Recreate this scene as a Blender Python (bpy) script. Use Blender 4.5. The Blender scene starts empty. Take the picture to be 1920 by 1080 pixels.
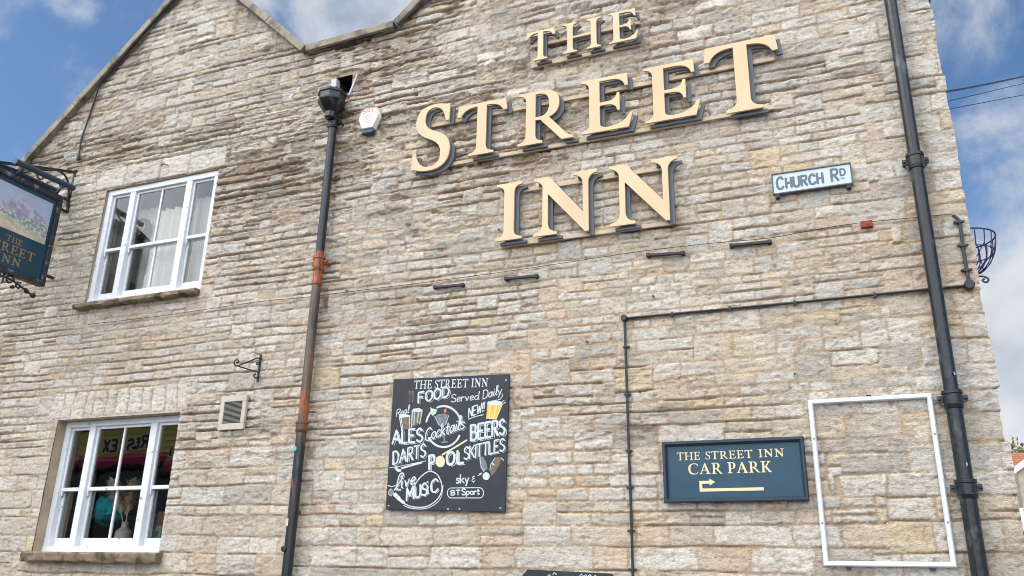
import bpy, bmesh, math, random
import numpy as np
from mathutils import Vector, Matrix
from mathutils.geometry import tessellate_polygon

SC = bpy.context.scene
COL = SC.collection
R = math.radians
rnd = random.Random(7)

# ------------------------------------------------------------------ camera
FPX, YAW, PIT, ROL = 1575.69, 0.38996, 0.33852, 0.02115
DIST, EYE = 5.0, 1.6
def _rot():
    cy, sy = math.cos(YAW), math.sin(YAW); cp, sp = math.cos(PIT), math.sin(PIT); cr, sr = math.cos(ROL), math.sin(ROL)
    ry = Matrix(((cy, 0, sy), (0, 1, 0), (-sy, 0, cy)))
    rx = Matrix(((1, 0, 0), (0, cp, -sp), (0, sp, cp)))
    rz = Matrix(((cr, -sr, 0), (sr, cr, 0), (0, 0, 1)))
    c = Matrix(((1, 0, 0), (0, 0, -1), (0, 1, 0)))
    return c @ ry @ rx @ rz
CAMROT = _rot()
CAMPOS = Vector((0, -DIST, EYE))
cd = bpy.data.cameras.new('camera')
cam = bpy.data.objects.new('camera', cd); COL.objects.link(cam)
cam.matrix_world = Matrix.Translation(CAMPOS) @ CAMROT.to_4x4()
cd.sensor_width = 36; cd.lens = 36 * FPX / 1920; cd.clip_end = 2000; cd.clip_start = 0.05
SC.camera = cam

# ------------------------------------------------------------------ sky, sun, exposure
SUN_DIR = Vector((-0.52, -0.58, 0.80)).normalized()
def ray(px, py):
    return CAMROT @ Vector(((px - 960) / FPX, -(py - 540) / FPX, -1))
def at(px, py, y=0.0):
    """the point of the plane Y = y that stands at this place of the photograph"""
    d = ray(px, py); t = (y - CAMPOS.y) / d.y
    return CAMPOS + d * t
def atx(px, py, x):
    d = ray(px, py); t = (x - CAMPOS.x) / d.x
    return CAMPOS + d * t

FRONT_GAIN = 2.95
world = bpy.data.worlds.new('World'); SC.world = world; world.use_nodes = True
nt = world.node_tree; nt.nodes.clear(); N = nt.nodes.new; L = nt.links.new
def mth(tree, op, a, b=None, clamp=False):
    n = tree.nodes.new('ShaderNodeMath'); n.operation = op; n.use_clamp = clamp
    for i, v in enumerate((a, b)):
        if v is None: continue
        if isinstance(v, (int, float)): n.inputs[i].default_value = v
        else: tree.links.new(v, n.inputs[i])
    return n.outputs[0]
bg = N('ShaderNodeBackground'); bg.inputs[1].default_value = 0.1
sky = N('ShaderNodeTexSky'); sky.sky_type = 'NISHITA'; sky.sun_disc = False
sky.sun_elevation = math.asin(SUN_DIR.z); sky.sun_rotation = math.atan2(SUN_DIR.x, SUN_DIR.y)
sky.air_density = 1.0; sky.dust_density = 1.3; sky.ozone_density = 3.0
hs = N('ShaderNodeHueSaturation'); hs.inputs['Saturation'].default_value = 1.12; hs.inputs['Value'].default_value = 1.5
L(sky.outputs[0], hs.inputs['Color'])
tc = N('ShaderNodeTexCoord')
nz = N('ShaderNodeTexNoise'); nz.inputs['Scale'].default_value = 7; nz.inputs['Detail'].default_value = 11; nz.inputs['Roughness'].default_value = .64
nz.inputs['Distortion'].default_value = .3
L(tc.outputs['Generated'], nz.inputs['Vector'])
def blob(direction, inner, outer, gain):
    d = direction.normalized()
    v = N('ShaderNodeVectorMath'); v.operation = 'DOT_PRODUCT'; v.inputs[1].default_value = d
    L(tc.outputs['Generated'], v.inputs[0])
    m = N('ShaderNodeMapRange'); m.interpolation_type = 'SMOOTHSTEP'
    m.inputs['From Min'].default_value = math.cos(R(outer)); m.inputs['From Max'].default_value = math.cos(R(inner))
    m.inputs['To Max'].default_value = gain
    L(v.outputs['Value'], m.inputs['Value'])
    return m.outputs[0]
tot = blob(ray(690, 20), 1.5, 7.0, 1.0)
for d, a, b, g in ((ray(1790, 10), 1, 6.0, .58), (ray(1950, 660), 1, 12, .80), (ray(1890, 850), 1, 6, .95), (ray(1900, 290), .5, 6.0, .48), (ray(140, 8), .2, 1.9, .44),
                   (ray(20, 330), 1, 10, .26), (ray(560, -90), 1, 7, .55)):
    tot = mth(nt, 'MAXIMUM', tot, blob(d, a, b, g))
front = blob(Vector((-.10, -.66, .74)), 40, 79, 1.0)          # added unseen cloud behind the camera, brightened to fill the wall with light
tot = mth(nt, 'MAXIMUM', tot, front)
nzr = N('ShaderNodeMapRange'); nzr.inputs['From Min'].default_value = .28; nzr.inputs['From Max'].default_value = .66
nzr.inputs['To Min'].default_value = -.75; nzr.inputs['To Max'].default_value = .55
L(nz.outputs['Fac'], nzr.inputs['Value'])
cov = mth(nt, 'ADD', mth(nt, 'MULTIPLY', tot, 1.5), mth(nt, 'MULTIPLY', nzr.outputs[0], 1.0))
covs = N('ShaderNodeMapRange'); covs.interpolation_type = 'SMOOTHSTEP'; covs.inputs['From Min'].default_value = .12; covs.inputs['From Max'].default_value = 1.45
L(cov, covs.inputs['Value'])
nz2 = N('ShaderNodeTexNoise'); nz2.inputs['Scale'].default_value = 9; nz2.inputs['Detail'].default_value = 6
L(tc.outputs['Generated'], nz2.inputs['Vector'])
cc = N('ShaderNodeValToRGB')
cc.color_ramp.elements[0].position = .35; cc.color_ramp.elements[0].color = (4.7, 5.3, 6.2, 1)
cc.color_ramp.elements[1].position = .62; cc.color_ramp.elements[1].color = (7.6, 7.8, 8.1, 1)
L(nz2.outputs['Fac'], cc.inputs['Fac'])
mxs = N('ShaderNodeMixRGB'); L(covs.outputs[0], mxs.inputs[0]); L(hs.outputs[0], mxs.inputs[1]); L(cc.outputs[0], mxs.inputs[2])
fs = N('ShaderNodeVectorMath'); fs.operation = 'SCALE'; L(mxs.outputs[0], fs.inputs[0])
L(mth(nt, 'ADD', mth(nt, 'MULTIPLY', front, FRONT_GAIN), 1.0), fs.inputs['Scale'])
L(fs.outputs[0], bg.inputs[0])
ow = N('ShaderNodeOutputWorld'); L(bg.outputs[0], ow.inputs[0])

sd = bpy.data.lights.new('sun', 'SUN'); sd.energy = 1.0; sd.angle = R(28); sd.color = (1.0, .94, .86)
so = bpy.data.objects.new('sun', sd); COL.objects.link(so); so.location = (-6, -8, 12)
so.rotation_euler = (-SUN_DIR).to_track_quat('-Z', 'Y').to_euler()
vs = SC.view_settings; vs.view_transform = 'Standard'; vs.look = 'None'; vs.gamma = 1; vs.use_curve_mapping = False
vs.exposure = 0.06
SC.render.engine = 'CYCLES'; SC.cycles.max_bounces = 6; SC.cycles.transparent_max_bounces = 12
SC.cycles.use_denoising = True; SC.cycles.denoising_prefilter = 'ACCURATE'; SC.cycles.filter_width = 1.0

# ------------------------------------------------------------------ materials
def lin(c):
    return tuple(((v / 255) / 12.92 if v / 255 <= .04045 else ((v / 255 + .055) / 1.055) ** 2.4) for v in c)
MATS = {}
def mat(name, color, rough=.6, metal=0., var=.0, vscale=8., stretch=(1, 1, 1), bump=0., bscale=60., spec=.5, second=None, sfac=(.5, .62), sscale=5., coat=0.):
    if name in MATS: return MATS[name]
    m = bpy.data.materials.new(name); m.use_nodes = True; t = m.node_tree
    b = t.nodes['Principled BSDF']
    b.inputs['Roughness'].default_value = rough; b.inputs['Metallic'].default_value = metal
    b.inputs['Specular IOR Level'].default_value = spec
    if coat: b.inputs['Coat Weight'].default_value = coat
    g = t.nodes.new('ShaderNodeNewGeometry')
    mp = t.nodes.new('ShaderNodeMapping'); mp.inputs['Scale'].default_value = stretch
    t.links.new(g.outputs['Position'], mp.inputs['Vector'])
    def noise(s, det=6):
        n = t.nodes.new('ShaderNodeTexNoise'); n.inputs['Scale'].default_value = s; n.inputs['Detail'].default_value = det
        t.links.new(mp.outputs[0], n.inputs['Vector']); return n.outputs['Fac']
    rgb = t.nodes.new('ShaderNodeRGB'); rgb.outputs[0].default_value = (*color, 1)
    out = rgb.outputs[0]
    if second:
        r = t.nodes.new('ShaderNodeMapRange'); r.inputs['From Min'].default_value = sfac[0]; r.inputs['From Max'].default_value = sfac[1]
        t.links.new(noise(sscale, 8), r.inputs['Value'])
        mx = t.nodes.new('ShaderNodeMixRGB'); t.links.new(r.outputs[0], mx.inputs[0]); t.links.new(out, mx.inputs[1]); mx.inputs[2].default_value = (*second, 1)
        out = mx.outputs[0]
    if var:
        r = t.nodes.new('ShaderNodeMapRange'); r.inputs['From Min'].default_value = .3; r.inputs['From Max'].default_value = .7
        r.inputs['To Min'].default_value = 1 - var; r.inputs['To Max'].default_value = 1 + var * .6
        t.links.new(noise(vscale), r.inputs['Value'])
        mx = t.nodes.new('ShaderNodeVectorMath'); mx.operation = 'SCALE'
        t.links.new(out, mx.inputs[0]); t.links.new(r.outputs[0], mx.inputs['Scale']); out = mx.outputs[0]
    t.links.new(out, b.inputs['Base Color'])
    if bump:
        bp = t.nodes.new('ShaderNodeBump'); bp.inputs['Strength'].default_value = bump; bp.inputs['Distance'].default_value = .01
        t.links.new(noise(bscale), bp.inputs['Height']); t.links.new(bp.outputs[0], b.inputs['Normal'])
    MATS[name] = m; return m

def stone_mat():
    m = bpy.data.materials.new('lias stone'); m.use_nodes = True; t = m.node_tree; b = t.nodes['Principled BSDF']
    b.inputs['Roughness'].default_value = .92; b.inputs['Specular IOR Level'].default_value = .2
    a = t.nodes.new('ShaderNodeAttribute'); a.attribute_name = 'stone'
    g = t.nodes.new('ShaderNodeNewGeometry')
    mp = t.nodes.new('ShaderNodeMapping'); mp.inputs['Scale'].default_value = (1, 1, 2.2); t.links.new(g.outputs['Position'], mp.inputs[0])
    n1 = t.nodes.new('ShaderNodeTexNoise'); n1.inputs['Scale'].default_value = 60; n1.inputs['Detail'].default_value = 8; n1.inputs['Roughness'].default_value = .7
    t.links.new(mp.outputs[0], n1.inputs['Vector'])
    r = t.nodes.new('ShaderNodeMapRange'); r.inputs['From Min'].default_value = .25; r.inputs['From Max'].default_value = .75
    r.inputs['To Min'].default_value = .58; r.inputs['To Max'].default_value = 1.34
    t.links.new(n1.outputs['Fac'], r.inputs['Value'])
    s = t.nodes.new('ShaderNodeVectorMath'); s.operation = 'SCALE'; t.links.new(a.outputs['Color'], s.inputs[0]); t.links.new(r.outputs[0], s.inputs['Scale'])
    t.links.new(s.outputs[0], b.inputs['Base Color'])
    n2 = t.nodes.new('ShaderNodeTexNoise'); n2.inputs['Scale'].default_value = 90; n2.inputs['Detail'].default_value = 7; n2.inputs['Roughness'].default_value = .65
    t.links.new(mp.outputs[0], n2.inputs['Vector'])
    bp = t.nodes.new('ShaderNodeBump'); bp.inputs['Strength'].default_value = 1.0; bp.inputs['Distance'].default_value = .011
    t.links.new(n2.outputs['Fac'], bp.inputs['Height']); t.links.new(bp.outputs[0], b.inputs['Normal'])
    return m
STONE = stone_mat()
def glass_mat(name, refl, tint=(1, 1, 1)):
    m = bpy.data.materials.new(name); m.use_nodes = True; t = m.node_tree; t.nodes.clear()
    o = t.nodes.new('ShaderNodeOutputMaterial'); tr = t.nodes.new('ShaderNodeBsdfTransparent'); gl = t.nodes.new('ShaderNodeBsdfGlossy')
    tr.inputs[0].default_value = (*tint, 1); gl.inputs['Roughness'].default_value = .01
    fr = t.nodes.new('ShaderNodeFresnel'); fr.inputs[0].default_value = 1.5
    ad = mth(t, 'ADD', fr.outputs[0], refl, True)
    mx = t.nodes.new('ShaderNodeMixShader'); t.links.new(ad, mx.inputs[0]); t.links.new(tr.outputs[0], mx.inputs[1]); t.links.new(gl.outputs[0], mx.inputs[2])
    t.links.new(mx.outputs[0], o.inputs[0]); return m
GLASS = glass_mat('window glass', .23, (.95, .97, .96)); GLASS_UP = glass_mat('clear window glass', .07, (.95, .97, .96))
WHITE = mat('white painted timber', lin((222, 224, 226)), .45, var=.06, vscale=20, bump=.25, bscale=90, second=lin((150, 140, 125)), sfac=(.66, .72), sscale=26)
IRON = mat('black cast iron paint', lin((24, 29, 33)), .28, var=.35, vscale=16, bump=.25, bscale=60, second=lin((84, 86, 86)), sfac=(.60, .75), sscale=14, stretch=(1, 1, .5))
IRON2 = mat('black wrought iron', lin((34, 36, 38)), .5, var=.3, vscale=30, bump=.3, bscale=90)
PLASTIC = mat('black plastic', lin((36, 38, 42)), .4, var=.2, vscale=20)
GOLD = mat('pale gold letter face', lin((217, 187, 145)), .42, var=.10, vscale=5, stretch=(1, 1, .35), bump=.05, bscale=120)
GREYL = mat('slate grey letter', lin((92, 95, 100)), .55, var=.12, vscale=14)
RAIL = mat('stone coloured rail paint', lin((196, 176, 146)), .7, var=.15, vscale=20)
SIGNBLUE = mat('deep blue sign paint', lin((18, 62, 82)), .42, var=.18, vscale=9, bump=.08, bscale=40)
FRAMEBLUE = mat('dark blue frame paint', lin((20, 44, 62)), .33, var=.12, vscale=12)
CREAM = mat('cream sign lettering', lin((226, 206, 160)), .55, var=.05)
GILT = mat('gilt lettering', lin((150, 124, 70)), .5, var=.15, vscale=30)
CHALKB = mat('blackboard', lin((30, 34, 41)), .55, var=.25, vscale=6, second=lin((47, 51, 60)), sfac=(.52, .72), sscale=5)
CHALK = mat('white chalk', lin((206, 212, 214)), .9, var=.25, vscale=60)
CHALKD = mat('dusty chalk', lin((122, 128, 136)), .9, var=.3, vscale=60)

# ------------------------------------------------------------------ object helpers
def tag(o, label=None, cat=None, group=None, kind=None):
    for k, v in (('label', label), ('category', cat), ('group', group), ('kind', kind)):
        if v: o[k] = v
    return o
def thing(name, loc, label, cat, group=None):
    o = bpy.data.objects.new(name, None); COL.objects.link(o); o.location = loc; o.empty_display_size = .1
    return tag(o, label, cat, group)
def origin(o):
    p = Vector(o.location)
    while o.parent: o = o.parent; p += Vector(o.location)
    return p
class MB:
    def __init__(s): s.v = []; s.f = []; s.m = []; s.mi = 0; s.cuts = []
    def mark(s): s.cuts.append((len(s.v), len(s.f)))
    def add(s, vs, fs):
        b = len(s.v); s.v += [tuple(p) for p in vs]; s.f += [tuple(i + b for i in f) for f in fs]; s.m += [s.mi] * len(fs)
    def box(s, x0, x1, y0, y1, z0, z1):
        x0, x1 = sorted((x0, x1)); y0, y1 = sorted((y0, y1)); z0, z1 = sorted((z0, z1))
        s.add([(x, y, z) for z in (z0, z1) for y in (y0, y1) for x in (x0, x1)],
              [(0, 2, 3, 1), (4, 5, 7, 6), (0, 1, 5, 4), (2, 6, 7, 3), (0, 4, 6, 2), (1, 3, 7, 5)]); return s
    def obox(s, a, b, w, d, up=(0, 0, 1)):
        """bar of section w x d from a to b; w lies along up"""
        a = Vector(a); b = Vector(b); t = (b - a).normalized(); u = Vector(up); n = t.cross(u).normalized(); u = n.cross(t).normalized()
        vs = []
        for p in (a, b):
            for i, j in ((-1, -1), (1, -1), (1, 1), (-1, 1)): vs.append(p + n * (i * d / 2) + u * (j * w / 2))
        s.add(vs, [(3, 2, 1, 0), (4, 5, 6, 7), (0, 1, 5, 4), (1, 2, 6, 5), (2, 3, 7, 6), (3, 0, 4, 7)]); return s
    def tube(s, pts, r, n=10, cap=True, flat=1.0, ref=None):
        pts = [Vector(p) for p in pts]; k = len(pts); rr = r if isinstance(r, (list, tuple)) else [r] * k
        vs = []; u = None
        for i, p in enumerate(pts):
            t = (pts[min(i + 1, k - 1)] - pts[max(i - 1, 0)]).normalized()
            if u is None:
                u = Vector(ref) if ref else (Vector((0, 0, 1)) if abs(t.z) < .9 else Vector((1, 0, 0)))
            u = (u - t * u.dot(t)).normalized(); w = t.cross(u)
            for j in range(n):
                a = 2 * math.pi * j / n; vs.append(p + (u * math.cos(a) * flat + w * math.sin(a)) * rr[i])
        fs = [(i * n + j, i * n + (j + 1) % n, (i + 1) * n + (j + 1) % n, (i + 1) * n + j) for i in range(k - 1) for j in range(n)]
        if cap: fs += [tuple(range(n))[::-1], tuple((k - 1) * n + j for j in range(n))]
        s.add(vs, fs); return s
    def lathe(s, prof, c, n=20, axis='z', rot=0.):
        c = Vector(c); vs = []
        for r, h in prof:
            for j in range(n):
                a = 2 * math.pi * j / n + rot; x, y = math.cos(a) * r, math.sin(a) * r
                vs.append(c + (Vector((x, y, h)) if axis == 'z' else Vector((x, -h, y)) if axis == 'y' else Vector((h, x, y))))
        k = len(prof)
        fs = [(i * n + j, i * n + (j + 1) % n, (i + 1) * n + (j + 1) % n, (i + 1) * n + j) for i in range(k - 1) for j in range(n)]
        fs += [tuple(range(n))[::-1], tuple((k - 1) * n + j for j in range(n))]
        s.add(vs, fs); return s
    def prism(s, loops, fn, depth):
        """loops (outer, holes) in 2D; fn(u, v, w) gives the 3D point, front at w=depth, back at w=0"""
        flat = [p for l in loops for p in l]; n = len(flat)
        tris = tessellate_polygon([[Vector((p[0], p[1], 0)) for p in l] for l in loops])
        vs = [fn(p[0], p[1], depth) for p in flat] + [fn(p[0], p[1], 0) for p in flat]
        fs = [tuple(t) for t in tris] + [tuple(i + n for i in reversed(t)) for t in tris]
        b = 0
        for l in loops:
            k = len(l)
            for i in range(k): fs.append((b + i, b + (i + 1) % k, b + (i + 1) % k + n, b + i + n))
            b += k
        s.add(vs, fs); return s
    def ridge(s, pts, w, nrm, h=.0006):
        """a chalk or paint stroke: a low ridge of width w along 3D points on a face with normal nrm"""
        pts = [Vector(p) for p in pts]; nrm = Vector(nrm); k = len(pts)
        if k < 2: return s
        ww = w if isinstance(w, (list, tuple)) else [w] * k
        t0 = (pts[1] - pts[0]).normalized(); t1 = (pts[-1] - pts[-2]).normalized()
        P = [pts[0] - t0 * ww[0] * .35] + pts + [pts[-1] + t1 * ww[-1] * .35]; W = [ww[0] * .45] + list(ww) + [ww[-1] * .45]
        vs = []; k = len(P)
        for i, p in enumerate(P):
            t = (P[min(i + 1, k - 1)] - P[max(i - 1, 0)]).normalized(); n = nrm.cross(t).normalized()
            vs += [p - n * W[i] / 2, p - n * W[i] * .25 + nrm * h, p + n * W[i] * .25 + nrm * h, p + n * W[i] / 2]
        fs = []
        for i in range(k - 1):
            for j in range(3): fs.append((i * 4 + j, i * 4 + j + 1, (i + 1) * 4 + j + 1, (i + 1) * 4 + j))
        fs += [(0, 3, 2, 1), (4 * k - 4, 4 * k - 3, 4 * k - 2, 4 * k - 1)]
        s.add(vs, fs); return s
    def build(s, name, mats, *a, **k):
        cuts = [c for i, c in enumerate(s.cuts) if c[0] > 0 and c[0] < len(s.v) and c not in s.cuts[:i]]
        if not cuts: return s._build(name, mats, *a, **k)
        out = []; ends = [(0, 0)] + cuts + [(len(s.v), len(s.f))]
        for (v0, f0), (v1, f1) in zip(ends[:-1], ends[1:]):
            b = MB(); b.v = s.v[v0:v1]; b.f = [tuple(i - v0 for i in f) for f in s.f[f0:f1]]; b.m = s.m[f0:f1]
            ml = mats if isinstance(mats, (list, tuple)) else [mats]; used = sorted(set(b.m)); b.m = [used.index(i) for i in b.m]
            out.append(b._build(name, [ml[i] for i in used], *a, **k))
        return out
    def _build(s, name, mats, parent=None, smooth=False, bevel=0., loc=None, recalc=True):
        if not isinstance(mats, (list, tuple)): mats = [mats]
        o0 = origin(parent) if parent else Vector(loc or (0, 0, 0))
        me = bpy.data.meshes.new(name)
        me.from_pydata([(p[0] - o0.x, p[1] - o0.y, p[2] - o0.z) for p in s.v], [], s.f)
        for m in mats: me.materials.append(m)
        me.polygons.foreach_set('material_index', s.m)
        if recalc:
            bm = bmesh.new(); bm.from_mesh(me); bmesh.ops.recalc_face_normals(bm, faces=bm.faces[:]); bm.to_mesh(me); bm.free()
        if smooth:
            me.polygons.foreach_set('use_smooth', [True] * len(me.polygons)); me.set_sharp_from_angle(angle=R(38))
        me.update()
        o = bpy.data.objects.new(name, me); COL.objects.link(o)
        if parent: o.parent = parent
        else: o.location = o0
        if bevel:
            b = o.modifiers.new('bevel', 'BEVEL'); b.width = bevel; b.segments = 2; b.limit_method = 'ANGLE'; b.angle_limit = R(40)
        return o

def smooth_pts(pts, n=6):
    pts = [Vector(p) for p in pts]; out = []
    for i in range(len(pts) - 1):
        p0 = pts[max(i - 1, 0)]; p1 = pts[i]; p2 = pts[i + 1]; p3 = pts[min(i + 2, len(pts) - 1)]
        for k in range(n):
            t = k / n
            out.append(.5 * ((2 * p1) + (p2 - p0) * t + (2 * p0 - 5 * p1 + 4 * p2 - p3) * t * t + (3 * p1 - p0 - 3 * p2 + p3) * t ** 3))
    return out + [pts[-1]]

# ------------------------------------------------------------------ noise for the masonry
def _h(i, j, seed):
    n = (i.astype(np.int64) * 374761393 + j.astype(np.int64) * 668265263 + seed * 974711) & 0x7fffffff
    n = ((n ^ (n >> 13)) * 1274126177) & 0x7fffffff
    n = n ^ (n >> 16)
    return (n & 0xffff) / 65535.0
def vn(x, y, seed=0):
    xi = np.floor(x); yi = np.floor(y); fx = x - xi; fy = y - yi
    fx = fx * fx * (3 - 2 * fx); fy = fy * fy * (3 - 2 * fy)
    a = _h(xi, yi, seed); b = _h(xi + 1, yi, seed); c = _h(xi, yi + 1, seed); d = _h(xi + 1, yi + 1, seed)
    return (a + (b - a) * fx + (c - a) * fy + (a - b - c + d) * fx * fy) * 2 - 1
def fbm(x, y, o=4, seed=0, g=.5):
    s = 0; a = 1; t = 0
    for k in range(o):
        s = s + vn(x * 2 ** k, y * 2 ** k, seed + 17 * k) * a; t += a; a *= g
    return s / t
def sst(x, a, b):
    t = np.clip((x - a) / (b - a), 0, 1); return t * t * (3 - 2 * t)

def courses(z0, z1, x0, x1, hfun, rs, wlo=1.5, whi=4.3, psplit=.2, pmerge=.1):
    """coursed rubble: per course a list of stones (x0, x1, z0, z1, split, id, id2), sorted by x"""
    bounds = [z0]
    while bounds[-1] < z1: bounds.append(bounds[-1] + hfun(bounds[-1], rs))
    out = []; nid = 0; occ = []
    for c in range(len(bounds) - 1):
        st = list(occ); occ2 = []; h = bounds[c + 1] - bounds[c]
        edges = sorted([(o[0], o[1]) for o in occ]); free = []; p = x0
        for a, b in edges: 
            if a > p: free.append((p, a))
            p = max(p, b)
        if p < x1: free.append((p, x1))
        for a, b in free:
            x = a
            while x < b - 1e-6:
                w = max(.11, h * (rs.uniform(1.05, 2.3) if h > .118 and hfun(0, random.Random(1)) < .1 else rs.uniform(wlo, whi)))
                if b - (x + w) < .12: w = b - x
                e = min(b, x + w); r = rs.random()
                hh = bounds[c + 2] - bounds[c + 1] if c + 2 < len(bounds) else 9
                if r < psplit and h > .075:
                    st.append((x, e, bounds[c], bounds[c + 1], bounds[c] + h * rs.uniform(.35, .65), nid, nid + 1)); nid += 2
                elif r > 1 - pmerge and h + hh < .19 and e - x > .14:
                    q = (x, e, bounds[c], bounds[c + 2], 0, nid, nid); nid += 1; st.append(q); occ2.append(q)
                else:
                    st.append((x, e, bounds[c], bounds[c + 1], 0, nid, nid)); nid += 1
                x = e
        st.sort(); out.append(np.array(st)); occ = occ2
    return np.array(bounds), out, nid

PAL = np.array([lin(c) for c in ((204, 199, 190), (212, 205, 194), (196, 191, 182), (205, 193, 175), (210, 193, 164), (206, 188, 168), (198, 188, 174), (184, 177, 167), (213, 206, 195))])
MORTAR = np.array(lin((184, 166, 148)))
def stone_field(X, Z, bands, region, special=(), seed=1):
    """bands: list of (mask, courseset); returns height and colour of the masonry face"""
    sh = X.shape
    Zw = Z + .012 * fbm(X * .9, Z * 1.3, 2, seed) + .005 * vn(X * 4.5, Z * 5, seed + 5)
    Xw = X + .012 * vn(X * 5, Z * 9, seed + 9)
    A = [np.zeros(sh) for _ in range(5)]
    off = 0
    for mask, (bd, sets, n) in bands:
        ci = np.clip(np.searchsorted(bd, Zw) - 1, 0, len(sets) - 1)
        idx = np.nonzero(mask.ravel())[0]
        cir = ci.ravel()[idx]; order = np.argsort(cir, kind='stable'); idx = idx[order]; cir = cir[order]
        cuts = np.searchsorted(cir, np.arange(len(sets) + 1))
        for c, st in enumerate(sets):
            ii = idx[cuts[c]:cuts[c + 1]]
            if not len(ii): continue
            xx = Xw.ravel()[ii]; zz = Zw.ravel()[ii]
            j = np.clip(np.searchsorted(st[:, 0], xx) - 1, 0, len(st) - 1); q = st[j]
            sp = q[:, 4] > 0; up = sp & (zz > q[:, 4])
            z0 = np.where(up, q[:, 4], q[:, 2]); z1 = np.where(sp & ~up, q[:, 4], q[:, 3]); iid = np.where(up, q[:, 6], q[:, 5]) + off
            for a, v in zip(A, (q[:, 0], q[:, 1], z0, z1, iid)): a.ravel()[ii] = v
        off += n
    X0, X1, Z0, Z1, ID = A
    Xs = Xw.copy(); SPM = np.zeros(sh, bool); lim = off
    for (xa, xb, za, zb, cnt, fan, drop) in special:      # soldier stones over an opening
        xc = (xa + xb) / 2; zc = (za + zb) / 2
        xs = X + fan * (Z - zc) * (X - xc) / (xb - xa) * 2 + .004 * vn(X * 14, Z * 20, seed + 3)
        m = (Z > za + .006 * vn(X * 9, Z * 0, seed)) & (Z < zb + .012 * vn(X * 7, Z * 0 + 3, seed)) & (xs > xa) & (xs < xb)
        rs = random.Random(int(cnt * 31 + za * 100)); e = [0.]
        for _ in range(cnt): e.append(e[-1] + rs.uniform(.7, 1.3))
        e = xa + (xb - xa) * np.array(e) / e[-1]
        k = np.clip(np.searchsorted(e, xs) - 1, 0, cnt - 1)
        X0 = np.where(m, e[k], X0); X1 = np.where(m, e[k + 1], X1); Z0 = np.where(m, za, Z0); Z1 = np.where(m, zb, Z1)
        SPM |= m; ID = np.where(m, off + k, ID); Xs = np.where(m, xs, Xs); Zw = np.where(m, Z, Zw); off += cnt
    ID = ID.astype(int); rs = np.random.RandomState(seed + 40); n = off + 2
    prot = rs.rand(n); ta = rs.randn(n); tb = rs.randn(n); bri = rs.uniform(.93, 1.04, n); rough = rs.rand(n)
    pal = rs.rand(n)
    rg, flush, warm = region(X, Z)
    rg = np.where(SPM, rg * .35, rg); rough[lim:] *= .3; pal[lim:] = .07; bri[lim:] = rs.uniform(.97, 1.12, len(bri[lim:]))
    dx = np.minimum(Xs - X0, X1 - Xs); dz = np.minimum(Zw - Z0, Z1 - Zw)
    jit = (.005 + .006 * rg) * fbm(X * 26, Z * 40, 3, seed + 60) + .004 * vn(X * 80, Z * 100, seed + 61)
    r = .008
    qx = np.maximum(r - dx, 0); qz = np.maximum(r - dz, 0)
    d = np.where((qx > 0) & (qz > 0), r - np.hypot(qx, qz), np.minimum(dx, dz)) + jit
    gap = .0056 + .0026 * vn(X * 3, Z * 6, seed + 62)
    t = sst(d, gap - .001, gap + .003 + .002 * rg)
    dome = sst(d, gap, r + .006)
    zc = (Z0 + Z1) / 2; xc = (X0 + X1) / 2; hh = np.maximum(Z1 - Z0, .03); ww = np.maximum(X1 - X0, .08)
    P = (prot[ID] ** 1.6) * (.0005 + .011 * rg) + ta[ID] * (.002 + .005 * rg) * (Zw - zc) / hh + tb[ID] * .004 * (Xs - xc) / ww
    face = .007 * rg * fbm(X * 9, Z * 20, 4, seed + 70) * (.4 + rough[ID]) + .004 * fbm(X * 35, Z * 60, 3, seed + 71)
    led = fbm(X * 3.6 + prot[ID] * 9, Z * 26 + prot[ID] * 5, 3, seed + 72)
    face = face + .008 * rg * (sst(led, .04, .07) - .5) * (rough[ID] > .35) - (.002 + .005 * rg) * np.abs(fbm(X * 16, Z * 38, 3, seed + 73))
    face = face + .0012 * dome
    lam = fbm(X * 6 + prot[ID] * 5, Z * 52, 3, seed + 74, .6)
    crk = sst(lam, .34, .42) * (rough[ID] > .35) * np.clip(rg * 1.2, .25, 1)
    face = face - .006 * crk - .004 * sst(fbm(X * 38, Z * 50, 2, seed + 75), .30, .42)
    # weathered, flaked away patches
    er = fbm(X * 2.3, Z * 4.4, 4, seed + 80)
    ers = sst(er, .25, .29) * np.clip(rg, 0, 1.3)
    er2 = sst(fbm(X * 5, Z * 18, 4, seed + 81, .6), .30, .34) * np.clip(rg, .25, 1)
    stone = P + face - ers * .012 - er2 * .012
    ml = -.002 - (.009 - .008 * flush) * (.45 + .55 * sst(fbm(X * 1.5, Z * 3, 3, seed + 90), -.3, .35))
    ml = np.where(flush > .5, ml + .5 * np.maximum(P, 0), ml) + .002 * fbm(X * 40, Z * 40, 2, seed + 91)
    h = ml + (stone - ml) * t
    # beds that have lost their mortar
    bed = np.minimum(np.abs(Zw - Z0), np.abs(Zw - Z1))
    op = sst(fbm(X * 2.2, Z0 * 9, 3, seed + 95) + .10 * (rg - .7), .10, .16)
    h = h - .030 * op * (1 - sst(bed, .002, .008 + .004 * rg)) * np.clip(.12 + rg * .8, 0, 1)
    ho = sst(fbm(X * 9, Z * 14, 2, seed + 96), .52, .62) * (1 - t * .6)
    h = h - .025 * ho * np.clip(rg, .3, 1)
    # colour of each stone and of the mortar
    w = np.clip(warm, 0, 1); k = pal[ID]
    c_cool = np.array([2, 0, 6, 7, 0, 3, 6, 1, 2, 0, 6, 3, 0, 3, 8, 1]); c_warm = np.array([0, 1, 3, 5, 3, 8, 6, 1, 0, 1, 3, 5, 4, 3, 0, 5])
    sel = np.where(rs.rand(n)[ID] < w, c_warm[(k * 16).astype(int) % 16], c_cool[(k * 16).astype(int) % 16])
    c = PAL[sel] * bri[ID][..., None]
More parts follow.
